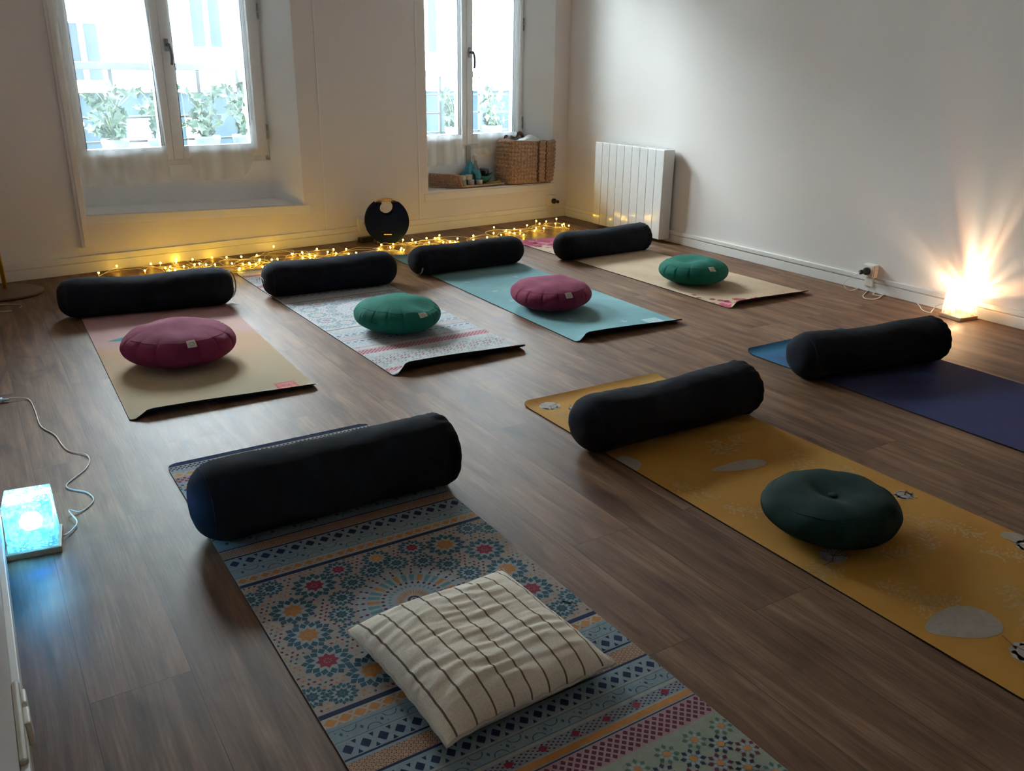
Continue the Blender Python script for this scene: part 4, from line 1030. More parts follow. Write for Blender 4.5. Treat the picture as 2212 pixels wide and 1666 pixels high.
def star(m_, u, v, K, r, ring, core):
    for k in range(8):
        a = 2 * PI * k / 8 + PI / 8
        m_.leafp(u + r * .62 * math.cos(a), v + r * .62 * math.sin(a), a, r * .62, r * .24, K[ring], 3)
    for k in range(8):
        a = 2 * PI * k / 8; m_.leafp(u + r * .30 * math.cos(a), v + r * .30 * math.sin(a), a, r * .5, r * .18, K['pale'], 4)
    m_.disc(u, v, r * .36, K[core], 5, 8)
def logo(m_, u0, u1, v0, v1, bg, fg):
    if bg: m_.band(v0, v1, bg, 4, u0, u1)
    w = .0026
    m_.line([(u0 + .006, v0 + .008), (u1 - .006, v0 + .008), (u1 - .006, v1 - .008), (u0 + .006, v1 - .008), (u0 + .006, v0 + .008)], w, fg, 6)
    c = (u0 + u1) / 2; d = (v0 + v1) / 2; h = (v1 - v0) * .22
    m_.line([(c - .014, d + h), (c - .014, d - h), (c, d + h * .4), (c + .012, d - h), (c + .012, d + h)], w, fg, 6)
PAL = dict(navy=ink('navy', (0.018, 0.029, 0.082)), teal=ink('teal', (0.037, 0.107, 0.139)), teal2=ink('teal2', (0.131, 0.271, 0.287)), blue=ink('blue', (0.246, 0.312, 0.344)), pale=ink('pale', (0.344, 0.377, 0.402)),
           cream=ink('cream', (0.410, 0.377, 0.336)), field=ink('field', (0.385, 0.328, 0.295)), tan=ink('tan', (0.410, 0.262, 0.164)), orange=ink('orange', (0.476, 0.205, 0.057)), maroon=ink('maroon', (0.123, 0.021, 0.045)),
           red=ink('red', (0.279, 0.033, 0.057)), pink=ink('pink', (0.377, 0.230, 0.238)), sage=ink('sage', (0.295, 0.312, 0.246)), green=ink('green', (0.082, 0.164, 0.115)))
# same print, with glare painted into its paled inks
PAL_GLARE = {k: ink('pale_' + k, tuple(x * .62 + .20 for x in c)) for k, c in dict(navy=(.022, .035, .08), teal=(.08, .16, .20), teal2=(.3, .4, .42), blue=(.42, .46, .5), pale=(.5, .52, .54), cream=(.55, .5, .48),
        field=(.5, .5, .52), tan=(.5, .42, .40), orange=(.5, .38, .30), maroon=(.26, .10, .13), red=(.42, .12, .14), pink=(.5, .36, .38), sage=(.44, .45, .43), green=(.30, .36, .34)).items()}
PAL_GLARE['navy'] = ink('pale_navy', (.05, .06, .09)); PAL_GLARE['maroon'] = ink('pale_maroon2', (.30, .045, .07)); PAL_GLARE['pink'] = ink('pale_pink2', (.50, .32, .34)); PAL_GLARE['teal'] = ink('pale_teal', (.12, .18, .23))

# front left: deep coloured Moroccan print
m5 = YogaMat('yoga mat in dark blue and orange Moroccan tile print, front left', (-1.054, 2.409), R(-57.3), 0.66, 1.952, PAL['field'], 0, 0.008)
moroccan(m5, PAL); m5.finish()
# second from the left at the back: same print, paled by painted glare
m2 = YogaMat('yoga mat in Moroccan tile print paled by painted glare, with pink bands, under the left green cushion', (-1.637, 5.035), R(-56.6), 0.648, 2.115, PAL_GLARE['field'], 0.042, 0.012)
moroccan(m2, PAL_GLARE, lambda v: v * 1.0839 + 0.0); logo(m2, .50, .56, 2.035, 2.095, PAL_GLARE['blue'], PAL_GLARE['navy']); m2.finish()
# far left: peach to sand watercolour
mb = suede('watercolour_peach', [(0.10, (.36, .15, .15)), (0.38, (.46, .25, .25)), (0.52, (.50, .31, .29)), (0.62, (.50, .29, .18)), (0.74, (.42, .29, .17)), (1.0, (.34, .27, .17))], 2.6, ('Y', 0.0, -2.0, 0.55))
m1 = YogaMat('peach to sand coloured yoga mat with a teal triangle, back row far left', (-2.378, 4.528), R(-58.9), 0.672, 2.05, mb, 0.028, 0.010)
for pts, c in (([(.055, 1.035), (.31, 1.14), (.33, .90)], ink('triangle_teal', (.05, .24, .30))),):
    m1.poly(pts, c, 2)
m1.poly([(.33, .93), (.31, 1.12), (.55, 1.02)], ink('triangle_peach', (.52, .26, .18)), 2)
logo(m1, .535, .615, 1.925, 2.035, ink('logo_red', (.50, .16, .14)), ink('logo_dark_red', (.34, .09, .08))); m1.finish()
# third: turquoise
m3 = YogaMat('plain turquoise yoga mat with small white flecks, under the right magenta cushion', (-0.778, 5.526), R(-58.9), 0.640, 2.068, suede('turquoise', [(.3, (.13, .27, .285)), (.6, (.17, .32, .33)), (.75, (.21, .36, .37))], 4), 0.034, 0.014)
WH = ink('fleck', (.36, .50, .52))
rnd = random.Random(4)
for (u, v) in ((.105, .821), (.142, 1.076), (.424, .833), (.188, 1.748), (.12, 1.30), (.45, 1.5), (.30, .62), (.5, .45), (.52, 1.15), (.08, .15), (.4, 1.9)):
    for k in range(9): a = 2 * PI * k / 9 + rnd.random(); m3.leafp(u, v, a, rnd.uniform(.016, .030), .0022, WH, 2)
logo(m3, .485, .575, 1.92, 2.005, ink('logo_pale', (.32, .46, .47)), ink('logo_white', (.50, .58, .58))); m3.finish()
# fourth: beige with pink blossom
m4 = YogaMat('beige yoga mat with pink blossom print at its ends, below the radiator', (0.02, 6.09), R(-57.2), 0.632, 2.038, suede('sand', [(.3, (.44, .31, .20)), (.7, (.55, .40, .27))], 4), 0.028, 0.010)
PK = [ink('blossom', (.48, .09, .16)), ink('blossom_dark', (.36, .05, .07)), ink('blossom_pale', (.62, .28, .32)), ink('blossom_red', (.42, .09, .07))]
def blossom(m_, u, v, r, c, lay=3):
    for k in range(5):
        a = 2 * PI * k / 5 + u * 9; m_.disc(u + r * .55 * math.cos(a), v + r * .55 * math.sin(a), r * .48, c, lay, 8)
for k in range(190):
    u = rnd.uniform(0, m4.W); v = abs(rnd.gauss(0, .16)) * (1.0 - .35 * u / m4.W) * 1.2
    blossom(m4, u, min(v, .62), rnd.uniform(.010, .026), PK[rnd.randrange(4)], 1 + k % 6)
m4.band(0, .17, PK[0], 1, 0, .45)
for (u, v, r, c) in ((.06, .62, .014, 3), (.15, .60, .016, 3), (.46, .42, .014, 3), (.38, .70, .016, 2), (.32, .56, .02, 2), (.035, .66, .012, 0)):
    blossom(m4, u, v, r, PK[c], 2)
for k in range(46):
    u = abs(rnd.gauss(0, .09)); v = m4.L - .015 - abs(rnd.gauss(0, .05)); blossom(m4, u, v, rnd.uniform(.010, .022), PK[rnd.randrange(4)], 1 + k % 5)
for (u, v, r, c) in ((.012, 1.80, .016, 3), (.035, 1.74, .014, 1), (.075, 1.90, .020, 3), (.055, 1.86, .017, 1), (.17, 1.93, .028, 3), (.20, 1.95, .02, 1), (.26, 1.96, .018, 0), (.29, 1.96, .018, 1), (.40, 1.98, .014, 3), (.13, 1.98, .022, 0)):
    blossom(m4, u, v, r, PK[c], 5)
logo(m4, .475, .565, 1.90, 1.985, None, PK[3]); m4.finish()
# front middle: ochre with pale botanical print
oc = suede('ochre', [(.28, (.36, .15, .014)), (.5, (.43, .20, .026)), (.72, (.44, .24, .05))], 2.6)
m6 = YogaMat('ochre yellow yoga mat with pale botanical print, front centre', (0.038, 2.977), R(-57.9), 0.645, 2.05, oc, 0, 0.010)
PG = ink('botanic_grey', (.36, .29, .23)); PS = ink('botanic_sprig', (.45, .27, .10)); PD = ink('botanic_dark', (.10, .05, .03)); PB = ink('botanic_bloom', (.46, .40, .34)); PR = ink('botanic_rust', (.30, .09, .04))
def oval(u, v, a, b_, rot, tip=.0):
    c, s_ = math.cos(rot), math.sin(rot); pts = []
    for k in range(40):
        t = -2 * PI * k / 40; x = a * math.cos(t); y = b_ * math.sin(t) * (1 - tip * math.cos(t))
        pts.append((u + x * c - y * s_, v + x * s_ + y * c))
    m6.poly(pts, PG, 3)
oval(.303, .79, .100, .030, .17, -.35); oval(.128, 1.64, .095, .055, .25, -.4); oval(.018, .60, .035, .055, .3, .2); oval(.62, 1.50, .05, .03, 1.2)
def sprig(u, v, ang, l, seed):
    rr = random.Random(seed); x, y, a = u, v, ang
    for k in range(int(l / .012)):
        nx, ny = x + .012 * math.cos(a), y + .012 * math.sin(a); m6.line([(x, y), (nx, ny)], .0014, PS, 2); x, y = nx, ny; a += rr.uniform(-.25, .25)
        for q in (-1, 1):
            if rr.random() < .8:
                aa = a + q * rr.uniform(.5, 1.1); m6.leafp(x, y, aa, rr.uniform(.015, .034), .0042, PS, 2)
                xx, yy = x + .03 * math.cos(aa), y + .03 * math.sin(aa)
                m6.leafp(xx, yy, aa + .5 * q, .014, .0035, PS, 2)
for q, (u, v, a, l) in enumerate(((.30, .70, -.6, .17), (.40, .60, 2.6, .12), (.55, .78, 1.9, .22), (.60, .95, 2.2, .16), (.10, 1.30, 2.9, .1), (.05, .12, 1.2, .10), (.12, .16, .2, .08), (.10, 1.36, -2.6, .1), (.14, 1.50, 2.2, .15), (.10, 1.42, 1.2, .2),
                                  (.45, 1.48, .4, .2), (.38, 1.60, 2.4, .2), (.36, 1.42, -.9, .2), (.52, 1.56, 1.6, .18), (.3, 1.80, .4, .2), (.5, 1.85, 2.2, .2), (.06, .95, .9, .1), (.45, .28, .5, .15), (.25, .35, 2.5, .15), (.50, 1.30, 1.2, .14), (.22, 1.35, .4, .1), (.2, 1.9, 1.2, .12), (.58, 1.7, 1.8, .2), (.04, .75, 1.4, .1), (.02, .86, .3, .08))):
    sprig(u, v, a, l, q)
def bloom(u, v, r, rot=0):
    rr = random.Random(int(u * 900))
    for k in range(9): a = 2 * PI * k / 9; m6.disc(u + r * .6 * math.cos(a), v + r * .45 * math.sin(a), r * .42, PB, 3, 9)
    m6.disc(u, v, r * .6, PB, 4, 12)
    for k in range(7):
        a = rot + rr.uniform(-1.2, 1.2); l = r * rr.uniform(.5, .95); m6.line([(u, v), (u + l * math.cos(a), v + l * math.sin(a))], .0014, PD, 5)
        m6.leafp(u + l * math.cos(a), v + l * math.sin(a), a, .009, .0026, PR if k % 2 else PD, 6)
    m6.line([(u, v), (u - r * .7 * math.cos(rot), v - r * .7 * math.sin(rot)), (u - r * 1.5 * math.cos(rot + .3), v - r * 1.5 * math.sin(rot + .3))], .0018, PD, 5)
bloom(.075, .070, .042, .8); bloom(.115, 1.30, .038, -.6); bloom(.575, 1.18, .032, .4); bloom(.60, 1.53, .035, 1.0); bloom(.155, 1.78, .045, 1.4); bloom(.14, .13, .024, 1.5)
m6.finish()
# right: blue to violet
vb = suede('cosmic_blue', [(0.0, (.015, .13, .24)), (0.14, (.02, .10, .22)), (0.30, (.028, .025, .085)), (0.48, (.028, .038, .13)), (.62, (.036, .030, .10)), (0.78, (.038, .050, .14)), (1.0, (.055, .032, .09))], 2.4, ('Y', 0.05, -1.9, 0.62))
m7 = YogaMat('bright blue to dark violet yoga mat, front row far right', (1.023, 3.635), R(-57.4), 0.655, 2.03, vb, 0, 0.016)
m7.finish()

# ------------------------------------------------------------------ bolsters
M_BOL = mat('bolster_canvas', (0.0060, 0.0072, 0.0135), 0.92, 0.25, 20, bump=0.5, bscale=900, sheen=0.06, spec=0.25)
M_BOL2 = mat('bolster_piping', (0.012, 0.010, 0.012), 0.8, 0.2, 60)
def bolster(label, c, yaw, Lb, r, seed, sag=0.0, z0=0.0045, pleat=(0, 0), handle=None, patch=None):
    Lb *= 1.04
    t = thing('yoga_bolster', label, 'bolster', (c[0], c[1], z0), yaw, 'black bolsters across the yoga mats')
    nA = 96; rp = r * 0.985
    def prof(tt):   # radius factor along the axis
        if tt > 0 and pleat[1]:
            e = max(0.0, (tt - 0.85) / 0.15); return 0.45 + 0.55 * max(0.0, 1 - e ** 2.8) ** (1 / 2.8)
        e = max(0.0, (abs(tt) - 0.77) / 0.23); return 0.28 + 0.72 * max(0.0, 1 - e ** 2.05) ** (1 / 2.05)
    def surf(a, tt, f=1.0, extra=0.0):
        rr = rp * prof(tt) * f
        side = 1 if tt > 0 else -1
        pl = pleat[1] if tt > 0 else pleat[0]
        e = max(0.0, (abs(tt) - 0.84) / 0.16)
        rr *= 1 + pl * math.sin(PI * min(1, e * 1.0)) * (0.050 * abs(math.cos(8.5 * a + seed)) + 0.025 * noise.noise(Vector((math.cos(a) * 5, math.sin(a) * 5, seed))))
        rr += 0.0030 * noise.noise(Vector((tt * 3.2, math.cos(a) * 1.6, math.sin(a) * 1.6 + seed))) + 0.0016 * noise.noise(Vector((tt * 14, math.cos(a) * 3, math.sin(a) * 3 + seed * 2)))
        y = rr * math.cos(a) * 1.03; z = rr * math.sin(a) * 0.98
        if z < -rp * 0.90: z = -rp * 0.90 + (z + rp * 0.90) * 0.25    # flattened where it rests
        dip = sag * math.exp(-((tt + 0.12) / 0.42) ** 2)
        if z > 0: z -= dip * (z / rp) ** 1.0
        return Vector((tt * Lb / 2 + extra, y, z + rp * 0.925))
    b = MB()
    b.grid(lambda u, v: surf(2 * PI * u, -math.cos(PI * v) if False else math.sin(PI * (v - .5))), nA, 110)
    b.build('bolster_cover', M_BOL, t, smooth=True)
    for sd in (-1, 1):
        b = MB(); pl = pleat[1] if sd > 0 else pleat[0]
        def cap(u, v):
            a = 2 * PI * u; p = surf(a, sd * 1.0, 1.0); c0 = Vector((sd * Lb / 2, 0, rp * 0.925))
            q = c0 + (p - c0) * (1 - v)
            q.x += sd * (0.0012 * (1 - (1 - v) ** 2))
            return q
        b.grid(cap, nA, 10); b.build('end_panel', M_BOL, t, smooth=True)
        b = MB(); b.tube([surf(2 * PI * k / 96, sd * 0.90, 1.0) for k in range(96)], 0.0008, 7, closed=True); b.build('end_piping', M_BOL2, t, smooth=True)
    if handle:
        sd = handle; pts = []
        for k in range(25):
            q = -1 + 2 * k / 24
            pts.append(Vector((sd * (Lb / 2 - 0.020 + 0.036 * (1 - q * q) ** .5 * 1.0), 0.030 * sd, rp * 0.925 + q * rp * 0.74)))
        b = MB(); vs = []; 
        for p in pts: vs += [p + Vector((0, -0.016, 0)), p + Vector((0, 0.016, 0)), p + Vector((sd * 0.0025, 0.016, 0)), p + Vector((sd * 0.0025, -0.016, 0))]
        fs = []
        for i in range(24):
            for j in range(4): fs.append((i * 4 + j, i * 4 + (j + 1) % 4, i * 4 + 4 + (j + 1) % 4, i * 4 + 4 + j))
        b.add(vs, fs); b.build('carry_strap', M_BOL2, t)
    if patch:
        sd, wd, kind = patch
        b = MB()
        if kind == 'strip':
            b.grid(lambda u, v: surf(R(200) + R(42) * v, sd * (0.895 + 0.018 * u), 1.0) + (surf(R(200) + R(42) * v, sd * .90) - Vector((sd * .90 * Lb / 2, 0, rp))).normalized() * 0.0015, 3, 14)
            b.build('stitched_label', mat('grey_tape', (0.42, 0.42, 0.42), 0.8), t, label='narrow pale stitched strip')
        else:
            b.tube([Vector((sd * (Lb / 2 + 0.0105), 0.045 * math.cos(a) - .01, rp * .95 + 0.016 * math.sin(a))) for a in [2 * PI * k / 16 for k in range(16)]], 0.002, 6, closed=True)
            b.build('stitched_label', mat('grey_tape', (0.42, 0.42, 0.42), 0.8), t, label='small pale stitched emblem')
    return t
G_ = 'black bolsters across the yoga mats'
bolster('black bolster at the top of the peach and sand mat, far left', (-1.812, 4.203), R(24.2), .778, .101, 1, .016, handle=1)
bolster('black bolster at the top of the glare-paled Moroccan print mat', (-0.998, 4.672), R(30.1), .714, .099, 2, .010, patch=(-1, 0, 'emblem'))
bolster('black bolster at the top of the turquoise mat', (-0.280, 5.242), R(34.6), .750, .090, 3, .006, patch=(-1, 0, 'strip'))
bolster('black bolster on the beige blossom mat in front of the radiator', (0.587, 5.721), R(34.9), .726, .095, 4, .010, pleat=(0, 1))
bolster('large black bolster on the dark Moroccan print mat, front left', (-0.501, 2.170), R(32.3), .718, .110, 5, .002, pleat=(0, 1))
bolster('black bolster on the ochre yellow mat, front centre', (0.531, 2.754), R(32.5), .734, .0985, 6, .012, pleat=(0, 1))
bolster('black bolster on the blue mat in front of the glowing white lamp', (1.475, 3.443), R(22.7), .731, .099, 7, .014, pleat=(0, 1))

# ------------------------------------------------------------------ round cushions
def zafu(label, c, Rr, Hh, rz, col, seed, tagpos, dent=(0.3, 0.5, 0.010), nple=16, cat='cushion', z0=0.0048):
    t = thing('meditation_cushion', label, cat, (c[0], c[1], z0), rz, 'round meditation cushions')
    ex = 2.15
    def S(a, ph):   # ph -1..1 bottom to top
        k = (1 - abs(ph) ** ex) ** (1 / ex)
        top = max(0.0, ph)
        side = k ** 3
        rr = Rr * k
        pl = math.cos(nple * a + 0.6 * math.sin(3 * a + seed)); pl = -(abs(pl) ** 0.35) * -1
        crease = (1 - min(1, abs(math.sin((nple * a + seed) / 2)) * 4.5)) * (0.5 + 0.5 * noise.noise(Vector((math.cos(a) * 2.5, math.sin(a) * 2.5, seed * 3.0))))
        wv = 0.45 + 0.55 * noise.noise(Vector((math.floor((nple * a + seed) / PI / 2) * 3.7, seed, 0.5)))
        rr -= 0.012 * max(0, crease) * math.exp(-((ph - 0.12 - 0.22 * wv) / 0.50) ** 2)
        rr *= 1 + 0.025 * math.sin(2 * a + seed) + 0.018 * math.sin(3 * a + 2 * seed)
        x, y = rr * math.cos(a), rr * math.sin(a)
        h = 1 + ph
        z = Hh / 2 * h
        if ph > 0:
            z += 0.010 * noise.noise(Vector((x * 9, y * 9, seed))) * (1 - k ** 4)
            dx, dy = x - dent[0] * Rr * math.cos(dent[1]), y - dent[0] * Rr * math.sin(dent[1])
            z -= dent[2] * math.exp(-(dx * dx + dy * dy) / (0.4 * Rr) ** 2) * ph
            z += 0.004 * math.sin(dx * 60 + 30 * dy) * math.exp(-(dx * dx + dy * dy) / (0.55 * Rr) ** 2) * (ph ** 2)
            z += 0.006 * noise.noise(Vector((x * 22, y * 22, seed + 3))) * k * (1 - abs(ph)) * 2
        else:
            z = max(z, 0.0)
        return Vector((x, y, z))
    b = MB(); b.grid(lambda u, v: S(2 * PI * u, -1 + 2 * (0.5 - 0.5 * math.cos(PI * v))), 288, 64)
    M_ = mat('cotton_' + col[0], col[1], 0.88, 0.10, 14, bump=0.5, bscale=1100, sheen=0.0 if 'dark' in col[0] else 0.12, spec=0.3)
    b.build('cushion_cover', M_, t, smooth=True)
    b = MB(); b.tube([S(2 * PI * k / 96, 0.56) * 1.0 for k in range(96)], 0.0012, 6, closed=True)
    b.build('top_seam', M_, t, smooth=True)
    if tagpos:
        a0, ph0 = tagpos; hw = 0.021 / Rr
        b = MB()
        def tg(u, v, off=0.0022):
            p = S(a0 + (u - .5) * 2 * hw, ph0 + (v - .5) * 0.26); q = S(a0 + (u - .5) * 2 * hw, ph0 + (v - .5) * 0.26 + .02); r_ = S(a0 + (u - .5) * 2 * hw + .02, ph0 + (v - .5) * 0.26)
            n_ = (r_ - p).cross(q - p).normalized(); return p + n_ * off
        b.grid(lambda u, v: tg(u, v), 8, 8)
        lb_ = b.build('care_label', mat('label_cotton', (0.50, 0.42, 0.33), 0.9), t, label='small square beige sewn label', recalc=False)
        b = MB(); b.tube([tg(.5 + .24 * math.cos(2 * PI * k / 20), .5 + .24 * math.sin(2 * PI * k / 20), .0028) for k in range(20)], 0.0007, 5, closed=True)
        b.build('printed_ring', mat('label_print', (0.20, 0.15, 0.11), 0.9), lb_)
    return t
MAG = ('magenta', (0.165, 0.014, 0.046)); GRN = ('green', (0.004, 0.118, 0.080)); DGR = ('dark_green', (0.0015, 0.021, 0.016))
def toward(c, d): return math.atan2(-c[1], -c[0]) + R(d)
c = (-1.372, 3.41); zafu('magenta round cushion on the peach and sand mat, far left', c, .219, .170, 0, MAG, 1.0, (toward(c, 14), 0.48), (0.35, -0.9, 0.014))
c = (-0.534, 3.91); zafu('green round cushion on the glare-paled Moroccan print mat', c, .198, .160, 0, GRN, 2.2, (toward(c, 36), 0.42), (0.75, toward(c, 60), 0.022))
c = (0.191, 4.351); zafu('magenta round cushion on the turquoise mat', c, .211, .153, 0, MAG, 3.7, (toward(c, 28), 0.42), (0.6, toward(c, -40), 0.012))
c = (1.04, 4.948); zafu('green round cushion on the beige blossom mat near the wall', c, .203, .150, 0, GRN, 5.1, (toward(c, 34), 0.50), (0.25, toward(c, -70), 0.030))
c = (0.862, 2.084)
t = zafu('dark green flat round cushion with a buttoned centre on the ochre mat', c, .188, .128, 0, DGR, 6.3, None, (0.02, 0.0, 0.030), 0)
M_ = mat('cotton_dark_green', DGR[1])
MB().lathe([(0.001, 0.0), (0.011, 0.001), (0.012, 0.004), (0.007, 0.007), (0.001, 0.008)], 20, M=Matrix.Translation((0, 0, 0.0965))).build('button', M_, t, smooth=True)

# ------------------------------------------------------------------ striped cushion
KC = [Vector((-0.347, 1.560)), Vector((-0.018, 1.800)), Vector((0.216, 1.459)), Vector((-0.108, 1.227))]   # left, far, right, near corners
cc = sum(KC, Vector((0, 0))) / 4
t = thing('striped_cushion', 'cream square cushion with thin dark stripes on the dark Moroccan mat', 'cushion', (cc.x, cc.y, 0.0052))
def kp(u, v, sg, inset=1.0):
    """u along the far-left edge (left -> far), v down the stripes (far-left -> near-right)"""
    a = KC[0] + (KC[1] - KC[0]) * u; b_ = KC[3] + (KC[2] - KC[3]) * u; p = a + (b_ - a) * v - cc
    uu, vv = 2 * u - 1, 2 * v - 1
    # edges pull in between the corners
    p = p * (1 - 0.045 * (1 - uu * uu) * vv ** 8 - 0.045 * (1 - vv * vv) * uu ** 8)
    e = max(0.0, (1 - abs(uu) ** 3.0)) ** .55 * max(0.0, (1 - abs(vv) ** 3.0)) ** .55
    mid = 0.031 + 0.004 * math.sin(u * 7) 
    if sg > 0:
        h = 0.060 * e * (1 - 0.18 * math.exp(-((uu - .1) ** 2 + (vv + .1) ** 2) * 3))
        w1 = math.sin(v * 62 + 5 * noise.noise(Vector((u * 3.5, v * 4, 1))) + 2.0 * math.sin(u * 5))
        w2 = noise.noise(Vector((u * 5, v * 26, 7)))
        near = 0.5 + 0.5 * min(1, 3.5 * min(1 - u, u) + .2)
        h += e * (0.0021 * w1 * (0.35 + abs(noise.noise(Vector((u * 3, v * 3, 3))) * 2)) + 0.0046 * w2 + 0.006 * noise.noise(Vector((u * 3.2, v * 3.2, 9))))
    else: h = -mid * min(1, e * 1.6)
    return Vector((p.x, p.y, mid + h))
def stripe_mat():
    mt, nt, b = nodes_of('striped_linen'); L = nt.links.new
    uvn = N(nt, 'UVMap'); sp = N(nt, 'SeparateXYZ'); L(uvn.outputs[0], sp.inputs[0])
    # nine stripes
    ma = N(nt, 'Math', operation='MULTIPLY_ADD'); ma.inputs[1].default_value = 9.15; ma.inputs[2].default_value = -0.02; L(sp.outputs['X'], ma.inputs[0])
    fr = N(nt, 'Math', operation='FRACT'); L(ma.outputs[0], fr.inputs[0])
    sb = N(nt, 'Math', operation='SUBTRACT'); sb.inputs[1].default_value = 0.5; L(fr.outputs[0], sb.inputs[0])
    ab = N(nt, 'Math', operation='ABSOLUTE'); L(sb.outputs[0], ab.inputs[0])
    tc = N(nt, 'TexCoord'); nz = N(nt, 'TexNoise', Scale=420.0, Detail=2.0); L(tc.outputs['Object'], nz.inputs['Vector'])
    lt = N(nt, 'Math', operation='LESS_THAN'); lt.inputs[1].default_value = 0.046; L(ab.outputs[0], lt.inputs[0])
    n2 = N(nt, 'TexNoise', Scale=7.0, Detail=4.0); L(tc.outputs['Object'], n2.inputs['Vector'])
    r1 = ramp(nt, n2.outputs['Fac'], [(0.3, (0.86, 0.75, 0.60)), (0.7, (0.93, 0.83, 0.69))])
    wv = N(nt, 'TexNoise', Scale=260.0, Detail=3.0); L(tc.outputs['Object'], wv.inputs['Vector'])
    r2 = ramp(nt, wv.outputs['Fac'], [(0.35, (0.90, 0.88, 0.86)), (0.6, (1.04, 1.04, 1.04))])
    mm = N(nt, 'MixRGB', blend_type='MULTIPLY'); mm.inputs[0].default_value = 0.8; L(r1.outputs[0], mm.inputs[1]); L(r2.outputs[0], mm.inputs[2])
    mx = N(nt, 'MixRGB'); mx.inputs[2].default_value = (0.13, 0.085, 0.050, 1); L(mm.outputs[0], mx.inputs[1])
    g = N(nt, 'Math', operation='MULTIPLY'); g.inputs[1].default_value = 0.9; L(lt.outputs[0], g.inputs[0]); L(g.outputs[0], mx.inputs[0])
    L(mx.outputs[0], b.inputs['Base Color']); b.inputs['Roughness'].default_value = 0.95; b.inputs['Specular IOR Level'].default_value = 0.2
    bp = N(nt, 'Bump', Strength=0.5, Distance=0.001); L(nz.outputs['Fac'], bp.inputs['Height']); L(bp.outputs[0], b.inputs['Normal'])
    return mt
M_STR = stripe_mat()
b = MB(); NG = 110
b.grid(lambda u, v: kp(u, v, 1), NG, NG)
o = b.build('striped_top', M_STR, t, smooth=True)
uvl = o.data.uv_layers.new(name='UVMap')
for p in o.data.polygons:
    for li in p.loop_indices:
        vi = o.data.loops[li].vertex_index; uvl.data[li].uv = ((vi % (NG + 1)) / NG, (vi // (NG + 1)) / NG)
b = MB(); b.grid(lambda u, v: kp(u, v, -1), 60, 60); b.build('plain_underside', mat('cream_linen', (0.58, 0.53, 0.46), 0.95, 0.06, 40, bump=0.4), t, smooth=True, label='plain cream underside')
edge = [kp(k / 40, 0, -1) for k in range(40)] + [kp(1, k / 40, -1) for k in range(40)] + [kp(1 - k / 40, 1, -1) for k in range(40)] + [kp(0, 1 - k / 40, -1) for k in range(40)]
edge = [p + Vector((0, 0, 0.002 * math.sin(i * 1.3))) for i, p in enumerate(edge)]
MB().tube(edge, 0.0035, 7, closed=True).build('seam', mat('cream_linen', (0.58, 0.53, 0.46)), t, smooth=True)

# ------------------------------------------------------------------ fairy lights
FL = [(-2.377, 4.887, 0.03),(-2.341, 5.046, 0.035),(-2.156, 4.994, 0.022),(-2.18, 5.145, 0.029),(-2.11, 5.118, 0.041),(-2.03, 4.984, 0.042),(-2.03, 5.035, 0.016),(-2.054, 5.117, 0.019),(-2.004, 5.058, 0.014),(-2.056, 5.218, 0.027),(-2.086, 5.311, 0.023),(-1.964, 5.095, 0.027),(-1.972, 5.27, 0.033),(-1.93, 5.179, 0.021),(-1.888, 5.148, 0.034),(-1.844, 5.136, 0.031),(-1.904, 5.419, 0.013),(-1.794, 5.144, 0.03),(-1.805, 5.4, 0.021),(-1.708, 5.198, 0.026),(-1.627, 5.067, 0.021),(-1.61, 5.028, 0.035),(-1.711, 5.395, 0.027),(-1.65, 5.225, 0.017),(-1.605, 5.201, 0.03),(-1.582, 5.139, 0.038),(-1.567, 5.206, 0.022),(-1.638, 5.482, 0.019),(-1.568, 5.295, 0.025),(-1.549, 5.24, 0.043),(-1.479, 5.04, 0.044),(-1.49, 5.285, 0.034),(-1.573, 5.652, 0.042),(-1.451, 5.275, 0.04),(-1.422, 5.513, 0.024),(-1.429, 5.56, 0.015),(-1.356, 5.517, 0.034),(-1.355, 5.519, 0.03),(-1.329, 5.409, 0.024),(-1.311, 5.52, 0.019),(-1.278, 5.395, 0.025),(-1.258, 5.448, 0.027),(-1.3, 5.693, 0.021),(-1.18, 5.378, 0.022),(-1.204, 5.574, 0.027),(-1.169, 5.592, 0.04),(-1.138, 5.515, 0.031),(-1.108, 5.702, 0.021),(-1.063, 5.543, 0.021),(-1.016, 5.554, 0.027),(-0.896, 5.729, 0.019),(-0.901, 5.873, 0.019),(-0.82, 5.739, 0.029),(-0.828, 5.927, 0.015),(-0.743, 5.665, 0.028),(-0.747, 5.741, 0.024),(-0.765, 5.976, 0.035),(-0.718, 5.623, 0.037),(-0.702, 5.983, 0.035),(-0.669, 5.894, 0.035),(-0.616, 6.107, 0.024),(-0.579, 5.904, 0.034),(-0.558, 6.117, 0.023),(-0.522, 6.047, 0.031),(-0.535, 6.231, 0.023),(-0.485, 5.948, 0.027),(-0.446, 6.048, 0.014),(-0.408, 6.001, 0.02),(-0.391, 6.004, 0.044),(-0.292, 6.252, 0.02),(-0.281, 6.011, 0.035),(-0.189, 6.119, 0.033),(-0.147, 6.272, 0.036),(-0.151, 6.562, 0.028),(-0.092, 6.232, 0.032),(-0.059, 6.502, 0.014),(-0.033, 6.433, 0.014),(0.003, 6.553, 0.019),(0.004, 6.387, 0.017),(0.047, 6.504, 0.015),(0.071, 6.328, 0.016),(0.099, 6.653, 0.03),(0.154, 6.495, 0.018),(0.172, 6.779, 0.043),(0.166, 6.51, 0.034),(0.197, 6.738, 0.03),(0.223, 6.509, 0.035),(0.254, 6.897, 0.021),(0.317, 6.672, 0.043),(0.334, 6.908, 0.04),(0.368, 6.662, 0.036),(0.386, 6.749, 0.028),(0.416, 6.606, 0.04)]
FS = sorted(FL, key=lambda p: -((p[0] - COR.x) * UL.x + (p[1] - COR.y) * UL.y))
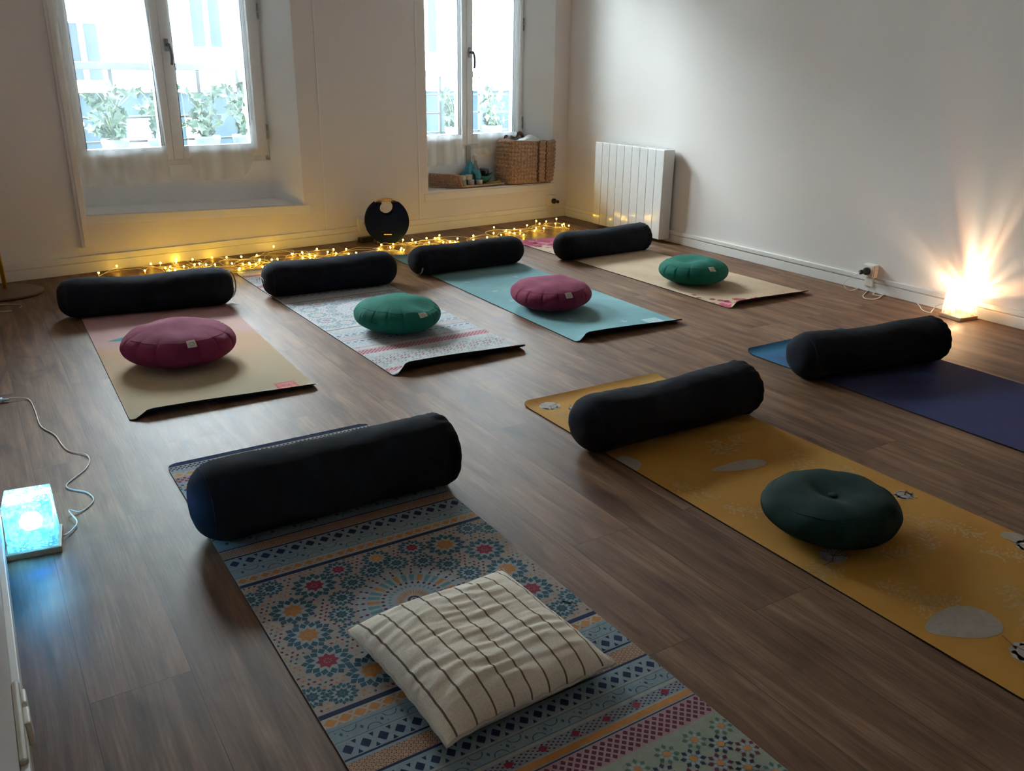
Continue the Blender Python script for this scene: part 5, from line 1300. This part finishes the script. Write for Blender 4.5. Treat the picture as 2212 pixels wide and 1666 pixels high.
t = thing('fairy_lights', 'tangled string of warm yellow fairy lights on the floor along the window wall', 'string lights')
rf = random.Random(8)
M_WIRE = mat('clear_wire', (0.85, 0.78, 0.55), 0.3)
M_BULB = emit('fairy_bulb_glow', (1.0, 0.60, 0.045), 21)
def wire(seq, name='wire'):
    pts = []
    for i, p in enumerate(seq):
        v = Vector(p)
        pts.append(Vector((v.x + rf.uniform(-.012, .012), v.y + rf.uniform(-.012, .012), 0.003 + rf.random() * 0.012)))
        if i + 1 < len(seq):
            q = Vector(seq[i + 1]); m_ = (v + q) / 2; d = (q - v); a = rf.uniform(-.045, .045)
            pts.append(Vector((m_.x - d.y * .3 + a, m_.y + d.x * .3 + a * .6, 0.003 + rf.random() * 0.020)))
    for p in pts:   # keep off the wall
        off = (p.x - COR.x) * NL.x + (p.y - COR.y) * NL.y
        if off < 0.025: p.x += NL.x * (0.03 - off); p.y += NL.y * (0.03 - off)
    b = MB(); b.tube(smooth_path(pts, 6), 0.0013, 5); b.build(name, M_WIRE, t, smooth=True)
wire(FS); wire(FS[1::2] + []); wire(FS[::3]); wire(FS[28:75:2])
cl = [(-0.83 + rf.uniform(-.09, .09), 5.66 + rf.uniform(-.06, .06), 0) for _ in range(26)]
wire(cl)
bulb = MB(); bulb.lathe([(0.0008, -0.0055), (0.0035, -0.0045), (0.0052, 0), (0.0042, 0.0035), (0.0008, 0.0055)], 10)
first = None
for p in FS:
    if first is None: o = bulb.build('bulb', M_BULB, t, smooth=True); first = o
    else: o = first.copy(); COL.objects.link(o); o.parent = t
    o.location = p
b = MB()
for p in FS:
    v = Vector(p); b.tube([v, Vector((v.x + rf.uniform(-.012, .012), v.y + rf.uniform(-.012, .012), 0.004))], 0.0012, 5)
o = b.build('bulb_stalks', M_WIRE, t, smooth=True); o['kind'] = 'stuff'
# ------------------------------------------------------------------ turn the whole place so the right wall runs along the Y axis
ROT = Matrix.Rotation(-PI / 2 - YAW_R, 4, 'Z')
done = set()
def bake(o):
    if o.type == 'MESH' and o.data.name not in done: o.data.transform(ROT); done.add(o.data.name)
    for c in o.children:
        c.location = ROT @ c.location; bake(c)
for o in list(scene.objects):
    if o.parent is None:
        if o.type in ('CAMERA', 'LIGHT'):
            o.matrix_world = ROT @ (o.matrix_basis)
        elif abs(o.rotation_euler.z) < 1e-6:
            o.location = ROT @ o.location; bake(o)
        else:
            o.location = ROT @ o.location; o.rotation_euler.z += -PI / 2 - YAW_R
